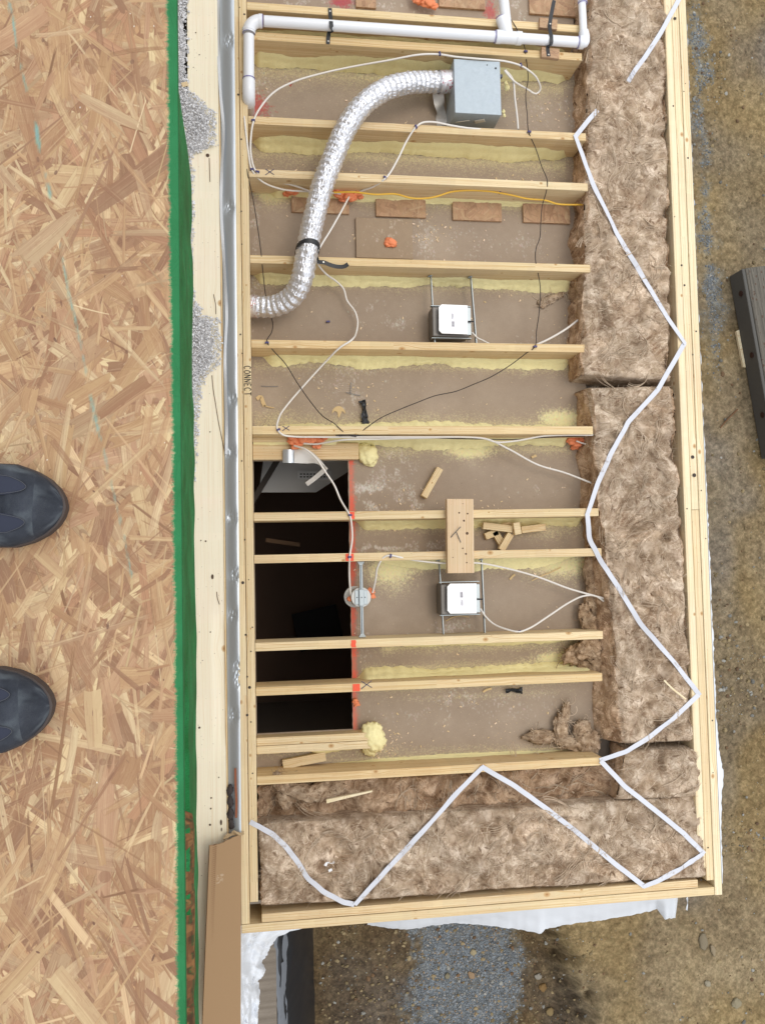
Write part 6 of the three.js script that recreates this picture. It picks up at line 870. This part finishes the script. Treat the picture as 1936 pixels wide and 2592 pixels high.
/* ---------- on the ground ---------- */
{
  const t = thing('railway_sleeper', 'weathered dark timber beam with bolt holes on the ground at right', 'timber beam', P(1910, 900, YG));
  const A = P(1874, 688, YG + 0.2), B = P(1956, 1150, YG + 0.2), dirv = B.clone().sub(A), L = dirv.length(), yaw = Math.atan2(-dirv.z, dirv.x), nrm = new THREE.Vector3(-dirv.z, 0, dirv.x).normalize(); if (nrm.x < 0) nrm.negate();
  const sleeperTex = canvasTex(1024, 128, (x, W, H) => { const r = rng(4); x.fillStyle = css(132, 128, 120); x.fillRect(0, 0, W, H); for (let i = 0; i < 500; i++) { const v = r(); x.fillStyle = v < 0.5 ? css(80, 76, 72, 0.35) : css(150, 146, 138, 0.3); x.fillRect(r() * W, r() * H, 40 + r() * 300, 1 + r() * 2.5); } for (let i = 0; i < 60; i++) { x.fillStyle = css(92, 60, 44, 0.5); x.beginPath(); x.ellipse(r() * W, r() * H, 2 + r() * 7, 2 + r() * 4, 0, 0, 7); x.fill(); } });
  const mid = A.clone().add(B).multiplyScalar(0.5).addScaledVector(nrm, 0.165);
  part('beam', obox(new THREE.Vector3(mid.x, YG + 0.11, mid.z), [L + 0.05, 0.22, 0.26], yaw, 4, 0, 0.012), new THREE.MeshStandardMaterial({ map: sleeperTex, roughness: 0.9, color: 0xc4c0ba }), t);
  const side = new THREE.MeshStandardMaterial({ color: col(86, 84, 80), roughness: 0.8, metalness: 0.1 });
  const q = mid.clone().addScaledVector(nrm, -0.148); part('edge_plate', obox(new THREE.Vector3(q.x, YG + 0.118, q.z), [L + 0.04, 0.2, 0.03], yaw, 5, 0, 0.008), side, t, 'dark plate on the left side');
  for (const f of [0.11, 0.45, 0.78]) { const p = A.clone().lerp(B, f).addScaledVector(nrm, -0.001 + 0.0); const g = new THREE.CylinderGeometry(0.024, 0.024, 0.012, 14); g.rotateX(Math.PI / 2); g.rotateY(Math.atan2(-nrm.x, -nrm.z)); g.translate(p.x + nrm.x * 0.0, YG + 0.15, p.z); part('bolt', g, new THREE.MeshStandardMaterial({ color: col(60, 36, 28), roughness: 0.7, metalness: 0.3 }), t); }
  const sh = [P(1862, 838, YG + 0.03), P(1869, 835, YG + 0.03), P(1886, 930, YG + 0.03), P(1880, 928, YG + 0.03)]; single('wood_stake', slab(sh, YG + 0.01, YG + 0.035), wood[2], 'pale pointed wood stake lying beside the dark timber beam', 'stake');
  single('twig', tube([P(1822, 1083, YG + 0.02), P(1842, 1060, YG + 0.03), P(1866, 1036, YG + 0.02)], 0.006, 12), new THREE.MeshStandardMaterial({ color: col(110, 78, 52), roughness: 0.9 }), 'thin brown twig on the dirt left of the timber beam', 'twig');
  const stoneM = (r, g, b) => new THREE.MeshStandardMaterial({ color: col(r * 0.8, g * 0.8, b * 0.8), roughness: 0.85 });
  [[1779, 2385, 0.05, 1, 1.7, [150, 136, 110], 'largest oblong tan stone on the dirt below the lower right corner'], [1803, 2405, 0.035, 0.7, 1.8, [168, 150, 120], 'narrow tan stone right of the largest oblong stone'], [1198, 2410, 0.03, 1, 1.1, [186, 170, 132], 'round cream pebble in the grey gravel patch'], [1193, 2468, 0.034, 1, 1.3, [176, 146, 112], 'reddish tan pebble in the middle of the grey gravel patch'], [1132, 2470, 0.03, 1, 1, [150, 140, 112], 'dull round pebble left in the grey gravel patch'], [1362, 2471, 0.034, 1, 1.1, [168, 160, 146], 'pale angular stone at the right of the gravel patch'], [1373, 2500, 0.04, 1.1, 1.2, [150, 116, 66], 'ochre stone below the pale angular stone'], [1862, 2540, 0.05, 1, 1.1, [166, 154, 124], 'pale stone near the lower right edge of the photo'], [1790, 2490, 0.03, 1.2, 1, [176, 166, 142], 'cream stone left of the pale stone at lower right'], [1390, 2560, 0.045, 1, 1, [156, 132, 88], 'tan stone in the trench at the lower edge']].forEach(([x, y, s, sx, sz, c, label], i) => { let p = P(x, y, YG); for (let k = 0; k < 4; k++) p = P(x, y, groundY(p.x, p.z) + 0.01); const g = lump(s * 0.74, sx, 0.5, sz, 0.3, i + 2, 3, 1.7); g.rotateY(0.3 * i); g.translate(p.x, p.y + s * 0.08, p.z); single('stone', g, stoneM(...c), label, 'stone', 'larger stones on the ground'); });
}

/* ---------- the photographer's shoes ---------- */
{
  const suedeTex = canvasTex(512, 512, (x, W, H) => { const im = x.createImageData(W, H); for (let j = 0; j < H; j++) for (let i = 0; i < W; i++) { const n = fbm(i / 60, j / 60, 4, 4), d = sstep(0.08, 0.45, fbm(i / 90 + 7, j / 90, 9, 4)), g = hash3(i, j, 3) - 0.5, k = (j * W + i) * 4; im.data[k] = 48 + n * 20 + d * 24 + g * 16; im.data[k + 1] = 52 + n * 20 + d * 26 + g * 16; im.data[k + 2] = 60 + n * 20 + d * 24 + g * 10; im.data[k + 3] = 255; } x.putImageData(im, 0, 0); });
  const suede = new THREE.MeshStandardMaterial({ map: suedeTex, roughness: 1, bumpMap: suedeTex, bumpScale: 0.0015 }), navy = new THREE.MeshStandardMaterial({ color: col(46, 50, 64), roughness: 1 }), soleM = new THREE.MeshStandardMaterial({ color: col(70, 60, 56), roughness: 0.8 }), stitch = new THREE.MeshStandardMaterial({ color: col(72, 74, 80), roughness: 0.8 }), dark = new THREE.MeshStandardMaterial({ color: col(18, 18, 22), roughness: 0.9 });
  const L = 0.3;
  const halfW = (t) => { const pts = [[0, 0.024], [0.06, 0.034], [0.2, 0.039], [0.4, 0.041], [0.55, 0.049], [0.68, 0.0575], [0.78, 0.0570], [0.86, 0.0490], [0.92, 0.0385], [0.965, 0.0255], [0.99, 0.0125], [1, 0.0005]]; for (let i = 1; i < pts.length; i++) if (t <= pts[i][0]) { const a = pts[i - 1], b = pts[i]; return a[1] + (b[1] - a[1]) * (t - a[0]) / (b[0] - a[0]); } return 0; };
  const top = (t) => t < 0.42 ? 0.115 : 0.115 - (0.115 - 0.058) * sstep(0.42, 0.8, t) - 0.022 * sstep(0.84, 1, t);
  const up = (t, a) => { // upper surface point in shoe space: x along, angle a 0..pi over the top
    const w = halfW(t), h = top(t), ca = Math.cos(a), sa = Math.sin(a); const e = t < 0.6 ? 0.75 : 0.8; return new THREE.Vector3(t * L, 0.022 + (h - 0.022) * Math.pow(Math.max(0, sa), 0.72) * (t > 0.9 ? Math.pow(Math.max(0, (1 - t) / 0.1), 0.38) : 1), -w * Math.sign(ca) * Math.pow(Math.abs(ca), e)); };
  const shoe = (label, px, py, yaw) => {
    const tip = P(px, py, YD), t = thing('shoe', label, 'shoe', [0, 0, 0], 'pair of dark shoes on the deck');
    const place = (g) => { g.translate(-L, 0, 0); g.rotateY(yaw); g.translate(tip.x, YD + 0.001, tip.z); return g; };
    part('upper', place(gridGeo(70, 36, (u, v) => { const tt = u < 0.5 ? u * 1.3 : 0.65 + (u - 0.5) * 0.7; const p = up(tt, v * Math.PI); p.y += 0.0016 * fbm(p.x * 40, p.z * 40, 2, 3); if (tt > 0.62 && tt < 0.8) p.y += 0.0015 * Math.sin(p.x * 330) * Math.sin(v * Math.PI); return p; }, (u, v) => [u * 1.2, v * 0.8])), suede, t);
    const ol = []; for (let k = 0; k <= 60; k++) { const tt = Math.min(1, 1.0 - Math.pow(1 - k / 60, 1.6)); ol.push([tt * (L + 0.0025), -(halfW(tt) + 0.0014)]); } for (let k = 60; k >= 0; k--) { const tt = Math.min(1, 1.0 - Math.pow(1 - k / 60, 1.6)); ol.push([tt * (L + 0.0025), halfW(tt) + 0.0014]); }
    part('sole', place(slab(ol.map((q) => new THREE.Vector3(q[0], 0, q[1])), 0, 0.024)), soleM, t);
    // rounded eyestay flaps over the instep
    for (const sd of [-1, 1]) { const e = (u, v) => { const tt = 0.40 + 0.455 * u, k = Math.sqrt(Math.max(0, 1 - Math.pow(clamp((u - 0.6) / 0.4, 0, 1), 2.2))); const a = Math.PI / 2 + sd * (0.42 + (v - 0.5) * k * 0.6); const p = up(tt, a); p.y += 0.0022; return p; };
      part('eyestay', place(gridGeo(34, 14, e)), navy, t); const edge = []; for (let k = 0; k <= 30; k++) edge.push(e(k / 30, 0.96)); for (let k = 29; k >= 12; k--) edge.push(e(k / 30, 0.05)); edge.forEach((p) => { p.y += 0.0006; }); part('stitching', place(new THREE.TubeGeometry(new THREE.CatmullRomCurve3(edge), 120, 0.00055, 4)), stitch, t); }
    part('tongue', place(gridGeo(20, 10, (u, v) => { const p = up(0.34 + 0.3 * u, Math.PI / 2 + (v - 0.5) * 0.62); p.y += 0.006 - 0.004 * u; return p; })), navy, t);
    const seam = []; for (let k = 0; k <= 20; k++) { const f = k / 20; const p = up(0.735 - 0.16 * Math.pow(Math.abs(f - 0.5) * 2, 2), Math.PI / 2 + (f - 0.5) * 1.15); p.y += 0.0062; seam.push(p); } part('stitching', place(new THREE.TubeGeometry(new THREE.CatmullRomCurve3(seam), 40, 0.0011, 4)), stitch, t);
    for (let k = 0; k < 3; k++) { const lc = []; for (let f = 0; f <= 12; f++) { const p = up(0.57 - k * 0.06 + 0.01 * Math.sin(f), Math.PI / 2 + (f / 12 - 0.5) * 0.95); p.y += 0.0085; lc.push(p); } part('lace', place(new THREE.TubeGeometry(new THREE.CatmullRomCurve3(lc), 30, 0.0024, 6)), dark, t); }
    part('opening', place(gridGeo(16, 12, (u, v) => { const p = up(0.1 + 0.22 * u, Math.PI / 2 + (v - 0.5) * 1.3); p.y += 0.002; return p; })), dark, t);
  };
  shoe('dark navy suede shoe nearer the middle of the deck, upper of the two', 172, 1286, -0.04);
  shoe('dark navy suede shoe lower on the deck, with its toe further left', 139, 1778, 0.06);
}

renderer.render(scene, camera);
